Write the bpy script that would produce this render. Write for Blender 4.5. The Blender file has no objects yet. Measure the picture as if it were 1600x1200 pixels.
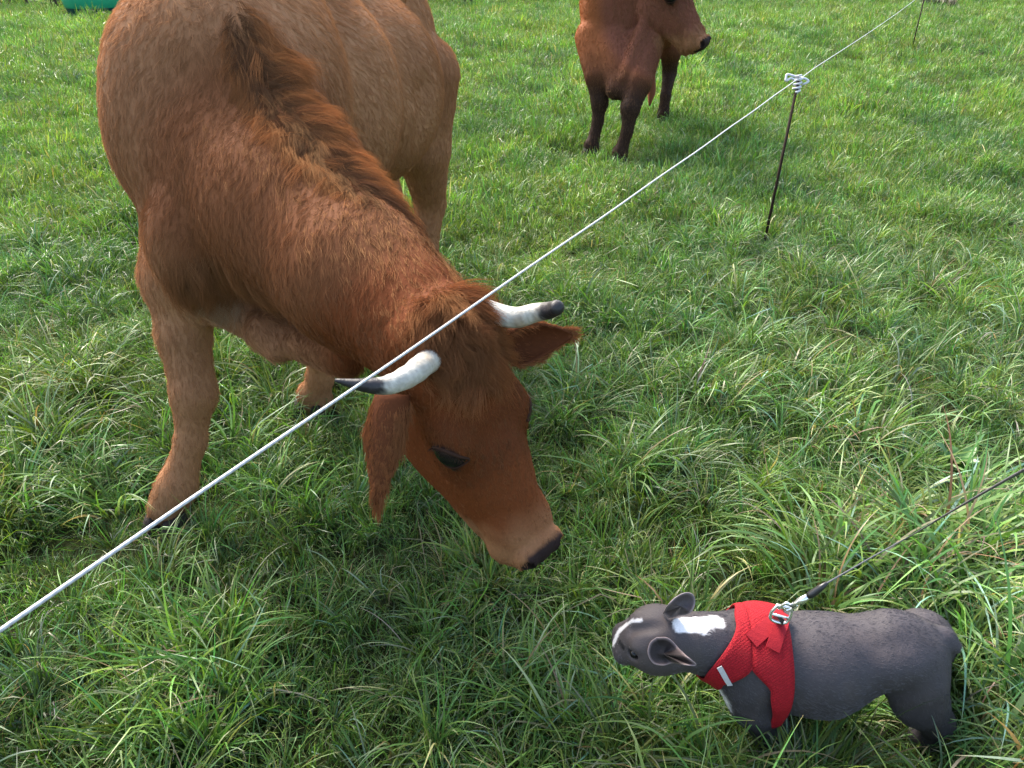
import bpy, bmesh, math, time, os
import numpy as np
from mathutils import Vector, Matrix, Euler
T0 = time.time()
sc = bpy.context.scene
R = math.radians

# ------------------------------------------------------------------ camera, sky, sun
F_PX, CX, CY, CAM_H, PITCH = 1200.0, 800.0, 600.0, 1.6, R(30)
cam = bpy.data.cameras.new('camera'); cam_o = bpy.data.objects.new('camera', cam)
sc.collection.objects.link(cam_o); sc.camera = cam_o
cam_o.location = (0, 0, CAM_H); cam_o.rotation_euler = (math.pi/2 - PITCH, 0, 0)
cam.sensor_width = 36; cam.lens = 36*F_PX/1600; cam.clip_end = 600; cam.clip_start = 0.03

SUN_EL, SUN_AZ = R(44), R(-32)           # azimuth from +Y towards +X
world = bpy.data.worlds.new('World'); sc.world = world; world.use_nodes = True
wn = world.node_tree; bgn = wn.nodes['Background']
sky = wn.nodes.new('ShaderNodeTexSky'); sky.sky_type = 'NISHITA'; sky.sun_disc = False
sky.sun_elevation = SUN_EL; sky.sun_rotation = SUN_AZ; sky.air_density = 1.3; sky.dust_density = 3.5; sky.ozone_density = .6
wn.links.new(sky.outputs[0], bgn.inputs[0]); bgn.inputs[1].default_value = 0.15
sl = bpy.data.lights.new('sun', 'SUN'); so = bpy.data.objects.new('sun', sl); sc.collection.objects.link(so)
sl.energy = 2.4; sl.angle = R(22); sl.color = (1, .95, .86)
sd = Vector((math.sin(SUN_AZ)*math.cos(SUN_EL), math.cos(SUN_AZ)*math.cos(SUN_EL), math.sin(SUN_EL)))
so.rotation_euler = sd.to_track_quat('Z', 'Y').to_euler(); so.location = sd*30
sc.view_settings.view_transform = 'Standard'; sc.view_settings.look = 'None'
sc.view_settings.gamma = 1; sc.view_settings.use_curve_mapping = False
sc.view_settings.exposure = 1.96
sc.cycles.max_bounces = 8; sc.cycles.transparent_max_bounces = 6
sc.cycles.diffuse_bounces = 4; sc.cycles.glossy_bounces = 3; sc.cycles.transmission_bounces = 4

rng = np.random.default_rng(7)
BARE = bool(os.environ.get('BARE'))      # quick shape tests only

# ------------------------------------------------------------------ helpers
SP, CP = math.sin(PITCH), math.cos(PITCH)
def cv(r, d, f):                          # direction: right, down, forward of the view -> world
    return np.array([r, -d*SP + f*CP, -d*CP - f*SP])
def P(px, py, depth):                     # a point of the place, at a real distance
    return np.array([0, 0, CAM_H]) + depth*cv((px-CX)/F_PX, (py-CY)/F_PX, 1.0)
def nrm(v): v = np.asarray(v, float); return v/np.linalg.norm(v)
def link(o, parent=None):
    sc.collection.objects.link(o)
    if parent is not None: o.parent = parent; o.matrix_parent_inverse = parent.matrix_world.inverted()
    return o
def empty(name, loc, label, cat, group=None):
    o = bpy.data.objects.new(name, None); sc.collection.objects.link(o); o.location = loc
    o.empty_display_size = .1
    o['label'] = label; o['category'] = cat
    if group: o['group'] = group
    bpy.context.view_layer.update()
    return o
def mesh_obj(name, v, f, mat=None, parent=None, smooth=True):
    me = bpy.data.meshes.new(name); me.from_pydata([tuple(map(float, p)) for p in v], [], [tuple(map(int, q)) for q in f])
    if smooth: me.polygons.foreach_set('use_smooth', [True]*len(me.polygons))
    me.update()
    if mat: me.materials.append(mat)
    return link(bpy.data.objects.new(name, me), parent)

_nr = np.random.default_rng(3)
_ND = _nr.normal(size=(24, 3)); _ND /= np.linalg.norm(_ND, axis=1)[:, None]; _NP = _nr.uniform(0, 6.28, 24)
def noise(p, scale, k=0, n=6):            # smooth, roughly -1..1
    p = np.asarray(p, float)/scale*2.2
    s = 0
    for i in range(n):
        j = (i+k*5) % 24
        s = s + np.sin(p @ _ND[j]*(1+.35*i) + _NP[j] + 1.3*np.sin(p @ _ND[(j+7) % 24]*.7 + _NP[(j+3) % 24]))
    return s/(n*.72)

# ---- soft bodies: smooth unions of tapered capsules and ellipsoids, meshed by surface nets
class Body:
    def __init__(s): s.p = []
    def cap(s, a, b, ra, rb, k=.05, flow=None, sub=False, sq=None):
        # sq = (axis, factor): radius along that axis is multiplied by factor
        a, b = np.array(a, float), np.array(b, float)
        s.p.append(('c', a, b, ra, rb, k, nrm(b-a) if flow is None else nrm(flow), sub, sq)); return s
    def chain(s, pts, rad, k=.05, flow=None, sq=None):
        for i in range(len(pts)-1): s.cap(pts[i], pts[i+1], rad[i], rad[i+1], k, flow, False, sq)
        return s
    def ell(s, c, M, r, k=.05, flow=(0, 0, -1), sub=False):   # M rows = axes
        s.p.append(('e', np.array(c, float), np.array(M, float), np.array(r, float), None, k, nrm(flow), sub, None)); return s
    def box(s, pr):
        if pr[0] == 'c':
            r = max(pr[3], pr[4])*(max(1, pr[8][1]) if pr[8] else 1)
            return np.minimum(pr[1], pr[2])-r, np.maximum(pr[1], pr[2])+r
        r = np.abs(pr[2]).T @ pr[3]
        return pr[1]-r, pr[1]+r
    @staticmethod
    def dist(pr, q):
        if pr[0] == 'c':
            _, a, b, ra, rb, k, fl, sub, sq = pr
            a2, b2, q2 = a, b, q
            if sq is not None:
                ax = np.array(sq[0]); m = 1/sq[1]-1
                q2 = q + (q @ ax)[..., None]*ax*m; a2 = a + (a @ ax)*ax*m; b2 = b + (b @ ax)*ax*m
            ab = b2-a2; t = np.clip(((q2-a2) @ ab)/(ab @ ab), 0, 1)
            d = np.sqrt((((q2-a2) - t[..., None]*ab)**2).sum(-1)) - (ra + (rb-ra)*t)
            return d
        _, c, M, r = pr[:4]
        l = (q-c) @ M.T
        k0 = np.sqrt(((l/r)**2).sum(-1)); k1 = np.sqrt(((l/r**2)**2).sum(-1))
        return k0*(k0-1)/np.maximum(k1, 1e-6)
    @staticmethod
    def merge(F, d, k, sub):
        if sub:
            h = np.clip(.5 - .5*(F+d)/k, 0, 1); return F*(1-h) - d*h + k*h*(1-h)
        h = np.clip(.5+.5*(F-d)/k, 0, 1); return F + (d-F)*h - k*h*(1-h)
    def ev(s, q):
        q = np.asarray(q, float); F = np.full(q.shape[:-1], .3)
        for pr in s.p:
            lo, hi = s.box(pr); mk = ((q > lo-pr[5]-.06) & (q < hi+pr[5]+.06)).all(-1)
            if mk.any(): F[mk] = s.merge(F[mk], s.dist(pr, q[mk]), pr[5], pr[7])
        return F
    def grad(s, q, e=.002):
        g = np.stack([s.ev(q+np.eye(3)[i]*e) - s.ev(q-np.eye(3)[i]*e) for i in range(3)], -1)
        return g/np.maximum(np.linalg.norm(g, axis=-1), 1e-6)[..., None]
    def flow(s, q, soft=.035):
        W = np.zeros(len(q)); V = np.zeros((len(q), 3))
        for pr in s.p:
            if pr[7]: continue
            w = np.exp(-np.clip(s.dist(pr, q), -.02, 2)/soft); W += w; V += w[:, None]*pr[6]
        return V/np.maximum(W, 1e-9)[:, None]
    def mesh(s, h):
        lo = np.min([s.box(p)[0] for p in s.p if not p[7]], 0)-.05; hi = np.max([s.box(p)[1] for p in s.p if not p[7]], 0)+.05
        n = np.ceil((hi-lo)/h).astype(int)+1
        ax = [lo[i]+h*np.arange(n[i]) for i in range(3)]
        F = np.full(n, .3, np.float32)
        for pr in s.p:
            a, b = s.box(pr); m = pr[5]+.06
            i0 = np.clip(np.floor((a-m-lo)/h).astype(int), 0, n-1); i1 = np.clip(np.ceil((b+m-lo)/h).astype(int)+1, 1, n)
            sl_ = tuple(slice(i0[i], i1[i]) for i in range(3))
            q = np.stack(np.meshgrid(*[ax[i][i0[i]:i1[i]] for i in range(3)], indexing='ij'), -1)
            F[sl_] = s.merge(F[sl_], s.dist(pr, q), pr[5], pr[7])
        return surface_nets(F, lo, h)
    def project(s, v, it=3):
        for _ in range(it):
            v = v - s.grad(v)*np.clip(s.ev(v), -.01, .01)[:, None]
        return v

def surface_nets(F, lo, h):
    S = F < 0
    c = np.zeros(np.array(F.shape)-1, int)
    for i in (0, 1):
        for j in (0, 1):
            for k in (0, 1):
                c += S[i:S.shape[0]-1+i, j:S.shape[1]-1+j, k:S.shape[2]-1+k]
    act = (c > 0) & (c < 8); idx = np.full(act.shape, -1); cells = np.argwhere(act); idx[act] = np.arange(len(cells))
    acc = np.zeros((len(cells), 3)); cnt = np.zeros(len(cells))
    corners = [(i, j, k) for i in (0, 1) for j in (0, 1) for k in (0, 1)]
    g = lambda o: F[cells[:, 0]+o[0], cells[:, 1]+o[1], cells[:, 2]+o[2]].astype(float)
    for a in corners:
        for d in range(3):
            if a[d] == 0:
                b = list(a); b[d] = 1; fa, fb = g(a), g(b); m = (fa < 0) != (fb < 0)
                t = np.where(m, fa/np.where(m, fa-fb, 1), 0)
                p = np.array(a, float)[None]+np.eye(3)[d]*t[:, None]
                acc[m] += p[m]; cnt[m] += 1
    V = lo + h*(cells + acc/cnt[:, None])
    Q = []
    for d in range(3):
        u, w = (d+1) % 3, (d+2) % 3
        s0 = [slice(None)]*3; s1 = [slice(None)]*3; s0[d] = slice(0, -1); s1[d] = slice(1, None)
        a, b = S[tuple(s0)], S[tuple(s1)]
        e = np.argwhere(a != b); e = e[(e[:, u] > 0) & (e[:, w] > 0)]
        ins = a[tuple(e.T)]
        def cell(du, dw):
            x = e.copy(); x[:, u] -= du; x[:, w] -= dw; return idx[tuple(x.T)]
        q = np.stack([cell(1, 1), cell(0, 1), cell(0, 0), cell(1, 0)], 1)
        q[~ins] = q[~ins][:, ::-1]; Q.append(q)
    return V, np.concatenate(Q)

DT = None
def build_body(name, body, h, mat, parent, fine=(), smooth_it=1):
    """fine: list of (centre, radius, times) regions that get finer mesh"""
    v, q = body.mesh(h)
    me = bpy.data.meshes.new(name); me.from_pydata(v.tolist(), [], q.tolist()); bm = bmesh.new(); bm.from_mesh(me)
    for c, r, times in fine:
        for _ in range(times):
            ed = [e for e in bm.edges if all((Vector(c)-x.co).length < r for x in e.verts)]
            bmesh.ops.subdivide_edges(bm, edges=ed, cuts=1, use_grid_fill=True)
    bmesh.ops.recalc_face_normals(bm, faces=bm.faces)
    bm.to_mesh(me); bm.free()
    co = np.zeros(len(me.vertices)*3); me.vertices.foreach_get('co', co); co = co.reshape(-1, 3)
    co = body.project(co, 4)
    me.vertices.foreach_set('co', co.ravel()); me.polygons.foreach_set('use_smooth', [True]*len(me.polygons))
    me.materials.append(mat); me.update()
    return link(bpy.data.objects.new(name, me), parent)

def set_col(me, cols, name='tone'):
    a = me.attributes.new(name, 'FLOAT_COLOR', 'POINT')
    a.data.foreach_set('color', np.concatenate([cols, np.ones((len(cols), 1))], 1).astype(np.float32).ravel())
def coords(me):
    co = np.zeros(len(me.vertices)*3); me.vertices.foreach_get('co', co); return co.reshape(-1, 3)

# ---- tubes
def tube(name, pts, rad, mat, parent=None, seg=8, cap=True, closed=False):
    pts = [np.array(p, float) for p in pts]; n = len(pts)
    rad = np.full(n, rad) if np.isscalar(rad) else np.array(rad)
    v, f = [], []; up = np.array([0.13, .31, .94])
    prev = None
    for i in range(n):
        t = pts[(i+1) % n]-pts[i-1] if closed else pts[min(i+1, n-1)]-pts[max(i-1, 0)]
        t = nrm(t)
        if prev is None: prev = nrm(np.cross(t, up if abs(t @ up) < .95 else [1, 0, 0]))
        a = nrm(prev - t*(prev @ t)); b = np.cross(t, a); prev = a
        for k in range(seg):
            w = 2*math.pi*k/seg; v.append(pts[i]+rad[i]*(math.cos(w)*a+math.sin(w)*b))
    m = n if closed else n-1
    for i in range(m):
        for k in range(seg):
            j = (i+1) % n
            f.append((i*seg+k, i*seg+(k+1) % seg, j*seg+(k+1) % seg, j*seg+k))
    if cap and not closed: f += [tuple(range(seg))[::-1], tuple((n-1)*seg+k for k in range(seg))]
    return (v, f) if name is None else mesh_obj(name, v, f, mat, parent)
def spline(pts, n):                        # catmull-rom
    pts = [np.array(p, float) for p in pts]; q = [2*pts[0]-pts[1]]+pts+[2*pts[-1]-pts[-2]]; out = []
    for i in range(1, len(q)-2):
        for t in np.linspace(0, 1, n, endpoint=(i == len(q)-3)):
            a, b, c, d = q[i-1:i+3]
            out.append(.5*((2*b)+(-a+c)*t+(2*a-5*b+4*c-d)*t*t+(-a+3*b-3*c+d)*t**3))
    return out
def join(name, parts, mat, parent=None, smooth=True):
    v, f = [], []
    for a, b in parts:
        o = len(v); v += list(a); f += [tuple(i+o for i in q) for q in b]
    return mesh_obj(name, v, f, mat, parent, smooth)

# ------------------------------------------------------------------ materials
def mat_new(name):
    m = bpy.data.materials.new(name); m.use_nodes = True
    return m, m.node_tree, m.node_tree.nodes['Principled BSDF']
def simple(name, col, rough=.6, metal=0, noise_amt=.15, scale=40, bump=0, coat=0, spec=.5):
    m, t, b = mat_new(name)
    tc = t.nodes.new('ShaderNodeTexCoord'); n = t.nodes.new('ShaderNodeTexNoise'); n.inputs['Scale'].default_value = scale
    n.inputs['Detail'].default_value = 6; t.links.new(tc.outputs['Object'], n.inputs['Vector'])
    mx = t.nodes.new('ShaderNodeMix'); mx.data_type = 'RGBA'
    mx.inputs[6].default_value = (*[c*(1-noise_amt) for c in col], 1); mx.inputs[7].default_value = (*[min(1, c*(1+noise_amt)) for c in col], 1)
    t.links.new(n.outputs[0], mx.inputs[0]); t.links.new(mx.outputs[2], b.inputs['Base Color'])
    b.inputs['Roughness'].default_value = rough; b.inputs['Metallic'].default_value = metal
    b.inputs['Coat Weight'].default_value = coat; b.inputs['Specular IOR Level'].default_value = spec
    if bump:
        bp = t.nodes.new('ShaderNodeBump'); bp.inputs['Strength'].default_value = bump; bp.inputs['Distance'].default_value = .002
        t.links.new(n.outputs[0], bp.inputs['Height']); t.links.new(bp.outputs[0], b.inputs['Normal'])
    return m
def tone_mat(name, rough=.75, scale=160, bump=.4, spec=.25, mul=1.0):
    m, t, b = mat_new(name)
    at = t.nodes.new('ShaderNodeAttribute'); at.attribute_name = 'tone'
    tc = t.nodes.new('ShaderNodeTexCoord'); n = t.nodes.new('ShaderNodeTexNoise'); n.inputs['Scale'].default_value = scale; n.inputs['Detail'].default_value = 4
    t.links.new(tc.outputs['Object'], n.inputs['Vector'])
    mr = t.nodes.new('ShaderNodeMapRange'); mr.inputs[3].default_value = .75*mul; mr.inputs[4].default_value = 1.25*mul; t.links.new(n.outputs[0], mr.inputs[0])
    mx = t.nodes.new('ShaderNodeVectorMath'); mx.operation = 'SCALE'
    t.links.new(at.outputs['Color'], mx.inputs[0]); t.links.new(mr.outputs[0], mx.inputs['Scale']); t.links.new(mx.outputs[0], b.inputs['Base Color'])
    bp = t.nodes.new('ShaderNodeBump'); bp.inputs['Strength'].default_value = bump; bp.inputs['Distance'].default_value = .003
    t.links.new(n.outputs[0], bp.inputs['Height']); t.links.new(bp.outputs[0], b.inputs['Normal'])
    b.inputs['Roughness'].default_value = rough; b.inputs['Specular IOR Level'].default_value = spec
    return m
def hair_mat(name, rough=.5, gl=.10, gcol=(.55, .34, .18, 1)):
    m = bpy.data.materials.new(name); m.use_nodes = True; t = m.node_tree; t.nodes.clear()
    at = t.nodes.new('ShaderNodeAttribute'); at.attribute_name = 'tone'
    d = t.nodes.new('ShaderNodeBsdfDiffuse'); tr = t.nodes.new('ShaderNodeBsdfTranslucent')
    g = t.nodes.new('ShaderNodeBsdfHair'); g.component = 'Reflection'; g.inputs['RoughnessU'].default_value = .35; g.inputs['RoughnessV'].default_value = .6
    o = t.nodes.new('ShaderNodeOutputMaterial'); m1 = t.nodes.new('ShaderNodeMixShader'); m2 = t.nodes.new('ShaderNodeMixShader')
    t.links.new(at.outputs['Color'], d.inputs[0]); t.links.new(at.outputs['Color'], tr.inputs[0])
    g.inputs['Color'].default_value = gcol
    m1.inputs[0].default_value = .3; m2.inputs[0].default_value = gl
    t.links.new(d.outputs[0], m1.inputs[1]); t.links.new(tr.outputs[0], m1.inputs[2])
    t.links.new(m1.outputs[0], m2.inputs[1]); t.links.new(g.outputs[0], m2.inputs[2]); t.links.new(m2.outputs[0], o.inputs[0])
    return m
M_skin = tone_mat('cow_hide', spec=.08); M_fur = hair_mat('cow_fur'); M_dskin = tone_mat('dog_coat', .6, 300, .25); M_dfur = hair_mat('dog_fur', gl=.13, gcol=(.5, .48, .5, 1))
M_eye = simple('dark_eye', (.006, .005, .006), .22, noise_amt=.1, coat=.0, spec=.3)
M_lid = simple('eyelid', (.035, .017, .011), .85, spec=.1)
M_hoof = simple('hoof_horn', (.022, .017, .014), .8, spec=.15, noise_amt=.4, scale=60, bump=.5)
M_nose = simple('wet_nose_skin', (.035, .027, .027), .3, noise_amt=.3, scale=90, bump=.6)

# ------------------------------------------------------------------ fur
def sample_surface(me, N, weight=None):
    me.calc_loop_triangles(); nt = len(me.loop_triangles)
    tri = np.zeros(nt*3, int); me.loop_triangles.foreach_get('vertices', tri); tri = tri.reshape(-1, 3)
    co = coords(me); a, b, c = co[tri[:, 0]], co[tri[:, 1]], co[tri[:, 2]]
    ar = np.linalg.norm(np.cross(b-a, c-a), axis=1)
    if weight is not None: ar = ar*np.maximum(weight((a+b+c)/3), 0)
    i = rng.choice(nt, N, p=ar/ar.sum()); u = rng.random((N, 2)); s = u.sum(1) > 1; u[s] = 1-u[s]
    return a[i]+u[:, :1]*(b-a)[i]+u[:, 1:]*(c-a)[i]
def fur(name, parent, mat, root, nor, flow, length, color, radius, lift=.35, clump=.6, cell=.012, wave=.25, gravity=0, K=4, curl=0, rnd=.15):
    N = len(root)
    cellid = np.floor((root + .35*cell*np.stack([noise(root, cell*2.5, k) for k in range(3)], 1))/cell).astype(int)
    cellid = cellid.astype(np.int64)+30000; key = (cellid[:, 0]*100000+cellid[:, 1])*100000+cellid[:, 2]
    _, inv = np.unique(key, return_inverse=True); nc = inv.max()+1
    cnt = np.bincount(inv, minlength=nc)
    cen = np.stack([np.bincount(inv, root[:, k], nc)/cnt for k in range(3)], 1)
    cr = rng.normal(size=(nc, 3)); cs = rng.normal(size=nc)
    ft = flow + wave*cr[inv] + rnd*rng.normal(size=(N, 3)) + wave*1.2*np.stack([noise(root, .09, 3+k) for k in range(3)], 1)
    ft -= nor*(ft*nor).sum(1)[:, None]; ft /= np.maximum(np.linalg.norm(ft, axis=1), 1e-5)[:, None]
    side = np.cross(nor, ft)
    L = length*(1+.18*rng.normal(size=N)).clip(.4, 1.7)*(1+.15*cs[inv]).clip(.5, 1.6)
    lf = lift*(1+.3*rng.normal(size=N)).clip(.3, 2)
    pts = np.zeros((N, K, 3)); ph = cs[inv]*2
    for j in range(K):
        t = j/(K-1)
        p = root + ft*(L*t)[:, None] + nor*(L*lf*(t-.55*t*t))[:, None] + side*(L*curl*math.sin(2.2*t)*t*np.sin(ph))[:, None]
        p = p + (cen[inv]-root)*(clump*t*t)
        p[:, 2] -= gravity*L*t*t
        pts[:, j] = p - nor*.0015
    cu = bpy.data.hair_curves.new(name); cu.add_curves([K]*N)
    cu.points.foreach_set('position', pts.astype(np.float32).ravel())
    rr = np.tile(np.array([1, .95, .75, .3] if K == 4 else np.linspace(1, .25, K)), N)*np.repeat(np.broadcast_to(radius, N), K)
    a = cu.attributes.get('radius') or cu.attributes.new('radius', 'FLOAT', 'POINT'); a.data.foreach_set('value', rr.astype(np.float32))
    col = color*(1+.14*rng.normal(size=N)).clip(.5, 1.6)[:, None]*(1+(.09 if K == 4 else .15)*cs[inv]).clip(.55, 1.6)[:, None]
    a = cu.attributes.new('tone', 'FLOAT_COLOR', 'CURVE'); a.data.foreach_set('color', np.concatenate([col.clip(0, 1), np.ones((N, 1))], 1).astype(np.float32).ravel())
    cu.materials.append(mat)
    return link(bpy.data.objects.new(name, cu), parent)
sc.cycles_curves.shape = 'RIBBONS'

# ------------------------------------------------------------------ cows
Z = np.array([0, 0, 1.])
def mix(a, b, t): t = np.clip(t, 0, 1)[..., None]; return a*(1-t)+b*t
def ss(a, b, x): t = np.clip((x-a)/(b-a), 0, 1); return t*t*(3-2*t)

def make_cow(name, spec):
    s = spec; root = empty(name, (s['front'][0], s['front'][1], 0), s['label'], 'cow', s.get('group'))
    B = Body()
    A = nrm([s['rear'][0]-s['front'][0], s['rear'][1]-s['front'][1], 0]); N = np.array([-A[1], A[0], 0])
    if N[0] < 0: N = -N                     # N: towards the picture's right
    H = s['h']; k = H/1.5
    f0 = np.array([*s['front'], 0.]); L = np.linalg.norm(np.array(s['rear'])-np.array(s['front']))
    kz = s.get('kz', 1.0)
    def loc(a, n, z): return f0 + A*a*L + N*n*k + Z*z*k*kz
    M = [A, N, Z]; fl = A*.6 - Z*.6
    B.ell(loc(.10, 0, 1.10), M, np.array([.36, s.get('wt', .31), .40])*k, .10, fl)            # thorax
    B.ell(loc(.02, .15, 1.02), M, np.array([.23, .16, .32])*k, .10, A*.4-Z)          # shoulders
    B.ell(loc(.02, -.17, 1.02), M, np.array([.23, .16, .32])*k, .10, A*.4-Z)
    B.cap(loc(.08, .02, 1.33), loc(.35, .02, 1.30), .13*k, .14*k, .12, A)                # withers
    B.ell(loc(.36, .01, 1.00), M, np.array([.40, .345, .41])*k, .06, fl)                    # rib barrel
    B.ell(loc(.64, .03, .97), M, np.array([.46, .375, .40])*k, .05, fl)                    # belly
    for zz in ((1.30, 1.0), (1.0, .72)): B.cap(loc(.545, .33 if zz[0] > 1.1 else .40, zz[0]), loc(.50, .40, zz[1]), .035*k, .035*k, .07, None, True)
    B.cap(loc(.35, 0, 1.31), loc(.85, 0, 1.36), .13*k, .13*k, .12, A)                  # back
    B.ell(loc(.92, 0, 1.14), M, np.array([.30, .265, .30])*k, .10, A*.4-Z)                # rump
    for sgn in (-1, 1):
        B.ell(loc(.93, sgn*.17, .93), M, np.array([.21, .115, .32])*k, .08, -Z)            # thighs
        B.ell(loc(.78, sgn*.20, 1.33), M, np.array([.07, .07, .06])*k, .08, A)              # hip bones
    B.cap(loc(1.0, 0, 1.36), loc(1.10, 0, 1.28), .08*k, .06*k, .06, -Z)
    if not s.get('slim'): B.ell(loc(-.12, 0, .80), M, np.array([.20, .15, .20])*k, .10, -Z)                       # brisket
    for pts, rad in s['legs']:
        B.chain(pts, rad, .032, -Z)
    for a, b, ra, rb, kk, sq in s['neck']:
        B.cap(a, b, ra, rb, kk, None, False, sq)
    for c, MM, r, kk, ff in s.get('extra', []):
        B.ell(c, MM, r, kk, ff)
    # head in its own frame: f = poll to nose, l = to the picture's right side of the head, n = out of the forehead
    O, hf, hl = s['poll'], nrm(s['hf']), None
    hl = s['hl'] - hf*(np.array(s['hl']) @ hf); hl = nrm(hl); hn = nrm(np.cross(hf, hl))
    if (hn @ s['hn_hint']) < 0: hn = -hn
    HM = [hf, hl, hn]; hs = s['hs']
    def hd(f, l, n): return O + hs*(f*hf+l*hl+n*hn)
    def he(c, r, kk=.03, sub=False, fw=None): B.ell(hd(*c), HM, np.array(r)*hs, kk, hf if fw is None else fw, sub)
    he((.055, 0, -.075), (.10, .105, .085), .05); he((.13, 0, -.065), (.10, .098, .062), .05)
    he((.005, 0, -.045), (.055, .095, .055), .04)
    B.cap(hd(.08, 0, -.085), hd(.28, 0, -.085), .092*hs, .078*hs, .05, hf)
    B.cap(hd(.28, 0, -.085), hd(.47, 0, -.062), .078*hs, .056*hs, .04, hf)
    he((.36, 0, -.055), (.13, .045, .045), .04)
    for sg in (-1, 1):
        he((.215, sg*.078, -.050), (.060, .038, .040), .035)
        he((.215, sg*.052, -.175), (.125, .045, .095), .05)
        B.cap(hd(.22, sg*.045, -.215), hd(.44, sg*.028, -.130), .054*hs, .040*hs, .05, hf)
        he((.33, sg*.05, -.10), (.10, .035, .06), .04)
        he((.455, sg*.038, -.06), (.055, .036, .045), .03)
    he((.495, 0, -.080), (.048, .074, .056), .03)
    he((.512, 0, -.045), (.036, .058, .040), .02); he((.505, 0, -.022), (.030, .050, .026), .015)
    he((.480, 0, -.135), (.050, .050, .036), .022)
    for sg in (-1, 1):
        he((.512, sg*.040, -.022), (.028, .022, .026), .012); he((.528, sg*.046, -.014), (.022, .011, .015), .006, True)

        B.cap(hd(.41, sg*.078, -.112), hd(.53, sg*.055, -.112), .006*hs, .005*hs, .012, None, True)
    col_fn = s['color']
    hc = hd(.28, 0, -.08)
    body = build_body('body', B, s['vox'], M_skin, root, fine=[(hc, .36*hs, s['fine'])])
    co = coords(body.data); set_col(body.data, col_fn(co, hd, HM, loc, hs, O, k)*.8)
    # eyes: a bulging almond of dark glassy eyeball with lids and lashes
    for sg in (-1, 1):
        e1, e2 = hf*.50+hn*.86, -hf*.86+hn*.50; e0 = hd(.235, sg*.16, -.046); ea, eb = .033*hs, .0225*hs
        def onf(u, w, off):
            u, w, off = np.broadcast_arrays(u, w, off); p = e0+u[..., None]*e1+w[..., None]*e2
            for _ in range(16): p = p - hl*sg*(np.clip(B.ev(p)-off, -.02, .02)*.95)[..., None]
            return p
        def alm(a): return ea*np.cos(a), eb*np.sin(a)*(1-.35*np.abs(np.cos(a))**3)
        nr_, na_ = 7, 28; A_ = 2*np.pi*np.arange(na_)/na_; U, Wd = alm(A_); f = []
        Q = np.repeat(np.arange(1, nr_+1)/nr_, na_); U, Wd = np.tile(U, nr_)*Q, np.tile(Wd, nr_)*Q
        v = onf(np.append(0, U), np.append(0, Wd), np.append(.0070, .0064*(1-Q*Q)+.0006))
        for j in range(na_): f.append((0, 1+j, 1+(j+1) % na_))
        for i in range(nr_-1):
            for j in range(na_): a = 1+i*na_; f.append((a+j, a+na_+j, a+na_+(j+1) % na_, a+(j+1) % na_))
        mesh_obj('eye', v, f, M_eye, root)
        A_ = 2*np.pi*np.arange(32)/32; U, Wd = alm(A_); ring = onf(U*1.07, Wd*1.07, .001)
        tube('eyelid', list(ring), list(.0020*hs+.0022*hs*np.maximum(0, np.sin(A_))), M_lid, root, 8, closed=True)
        if s.get('lashes'):
            A_ = np.pi*np.linspace(.12, .88, 46); U, Wd = alm(A_); PP = onf(U*1.05, Wd*1.05, .003); ls = []
            for a, p in zip(A_, PP):
                dr = nrm(e2*.25+hl*sg*1.0+e1*.5*math.cos(a)+rng.normal(size=3)*.12)
                ls.append(tube(None, [p, p+dr*.008-e2*.002, p+dr*.014-e2*.009], [.0005, .0004, .0001], None, seg=4))
            join('eyelashes', ls, M_lid, root)['kind'] = 'stuff'
    # horns
    for i, (pts, r0) in enumerate(s['horns'](hd)):
        sp = spline(pts, 9); n = len(sp); rr = [r0*(1-.08*t-.80*t**2.6)+.0007*math.sin(t*46)*(t < .6) for t in np.linspace(0, 1, n)]
        if i == 1 and s.get('blunt'): rr = [r0*(1-.42*t) for t in np.linspace(0, 1, n)]; rr[-2:] = [r0*.5, r0*.3]
        h = tube('horn', sp, rr, M_horn, root, 16)
        tt = np.repeat(np.linspace(0, 1, n), 16)
        q = coords(h.data); edge = ss(.58, .70, tt+.05*noise(q, .012)+.03*noise(q, .004, 2)); base = ss(.14, .03, tt)
        c = mix(np.array([.40, .375, .32])*np.ones((len(q), 1)), np.array([.02, .017, .018])*np.ones((len(q), 1)), edge)
        c = mix(c, np.array([.22, .15, .11])*np.ones((len(q), 1)), base*.8)
        c = mix(c, np.array([.28, .21, .14]), .75*ss(.0, .9, noise(q, .035, 4))*(1-edge)); c = c*(1+.13*np.sin(tt*80+4*noise(q, .03)))[:, None]*(1+.12*noise(q, .012, 3))[:, None]; set_col(h.data, c.clip(0, 1))
    # ears
    earfur = []
    for base, tip, face, w, in s['ears'](hd, HM):
        ax = tip-base; ln = np.linalg.norm(ax); ax = ax/ln; face = nrm(face-ax*(face @ ax)); sd_ = np.cross(ax, face)
        nu, nv = 15, 13; v, f = [], []
        for i in range(nu):
            t = i/(nu-1); half = w*(math.sin(math.pi*min(1, .18+.82*t)**.85))**.7*(1-.25*t) + .004
            for j in range(nv):
                a = (j/(nv-1)-.5)*math.pi*(1.25-.55*t)
                v.append(base+ax*ln*t + sd_*half*math.sin(a)*.95 - face*half*(math.cos(a))*(.75-.3*t) + face*.02*t*t)
        for i in range(nu-1):
            for j in range(nv-1): f.append((i*nv+j, i*nv+j+1, (i+1)*nv+j+1, (i+1)*nv+j))
        e = mesh_obj('ear', v, f, M_skin, root)
        md = e.modifiers.new('t', 'SOLIDIFY'); md.thickness = .006; md.offset = 0
        c = np.tile(np.array(s['earcol']), (len(v), 1)); set_col(e.data, c)
        earfur.append((e, ax, face, base, ln, w))
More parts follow.
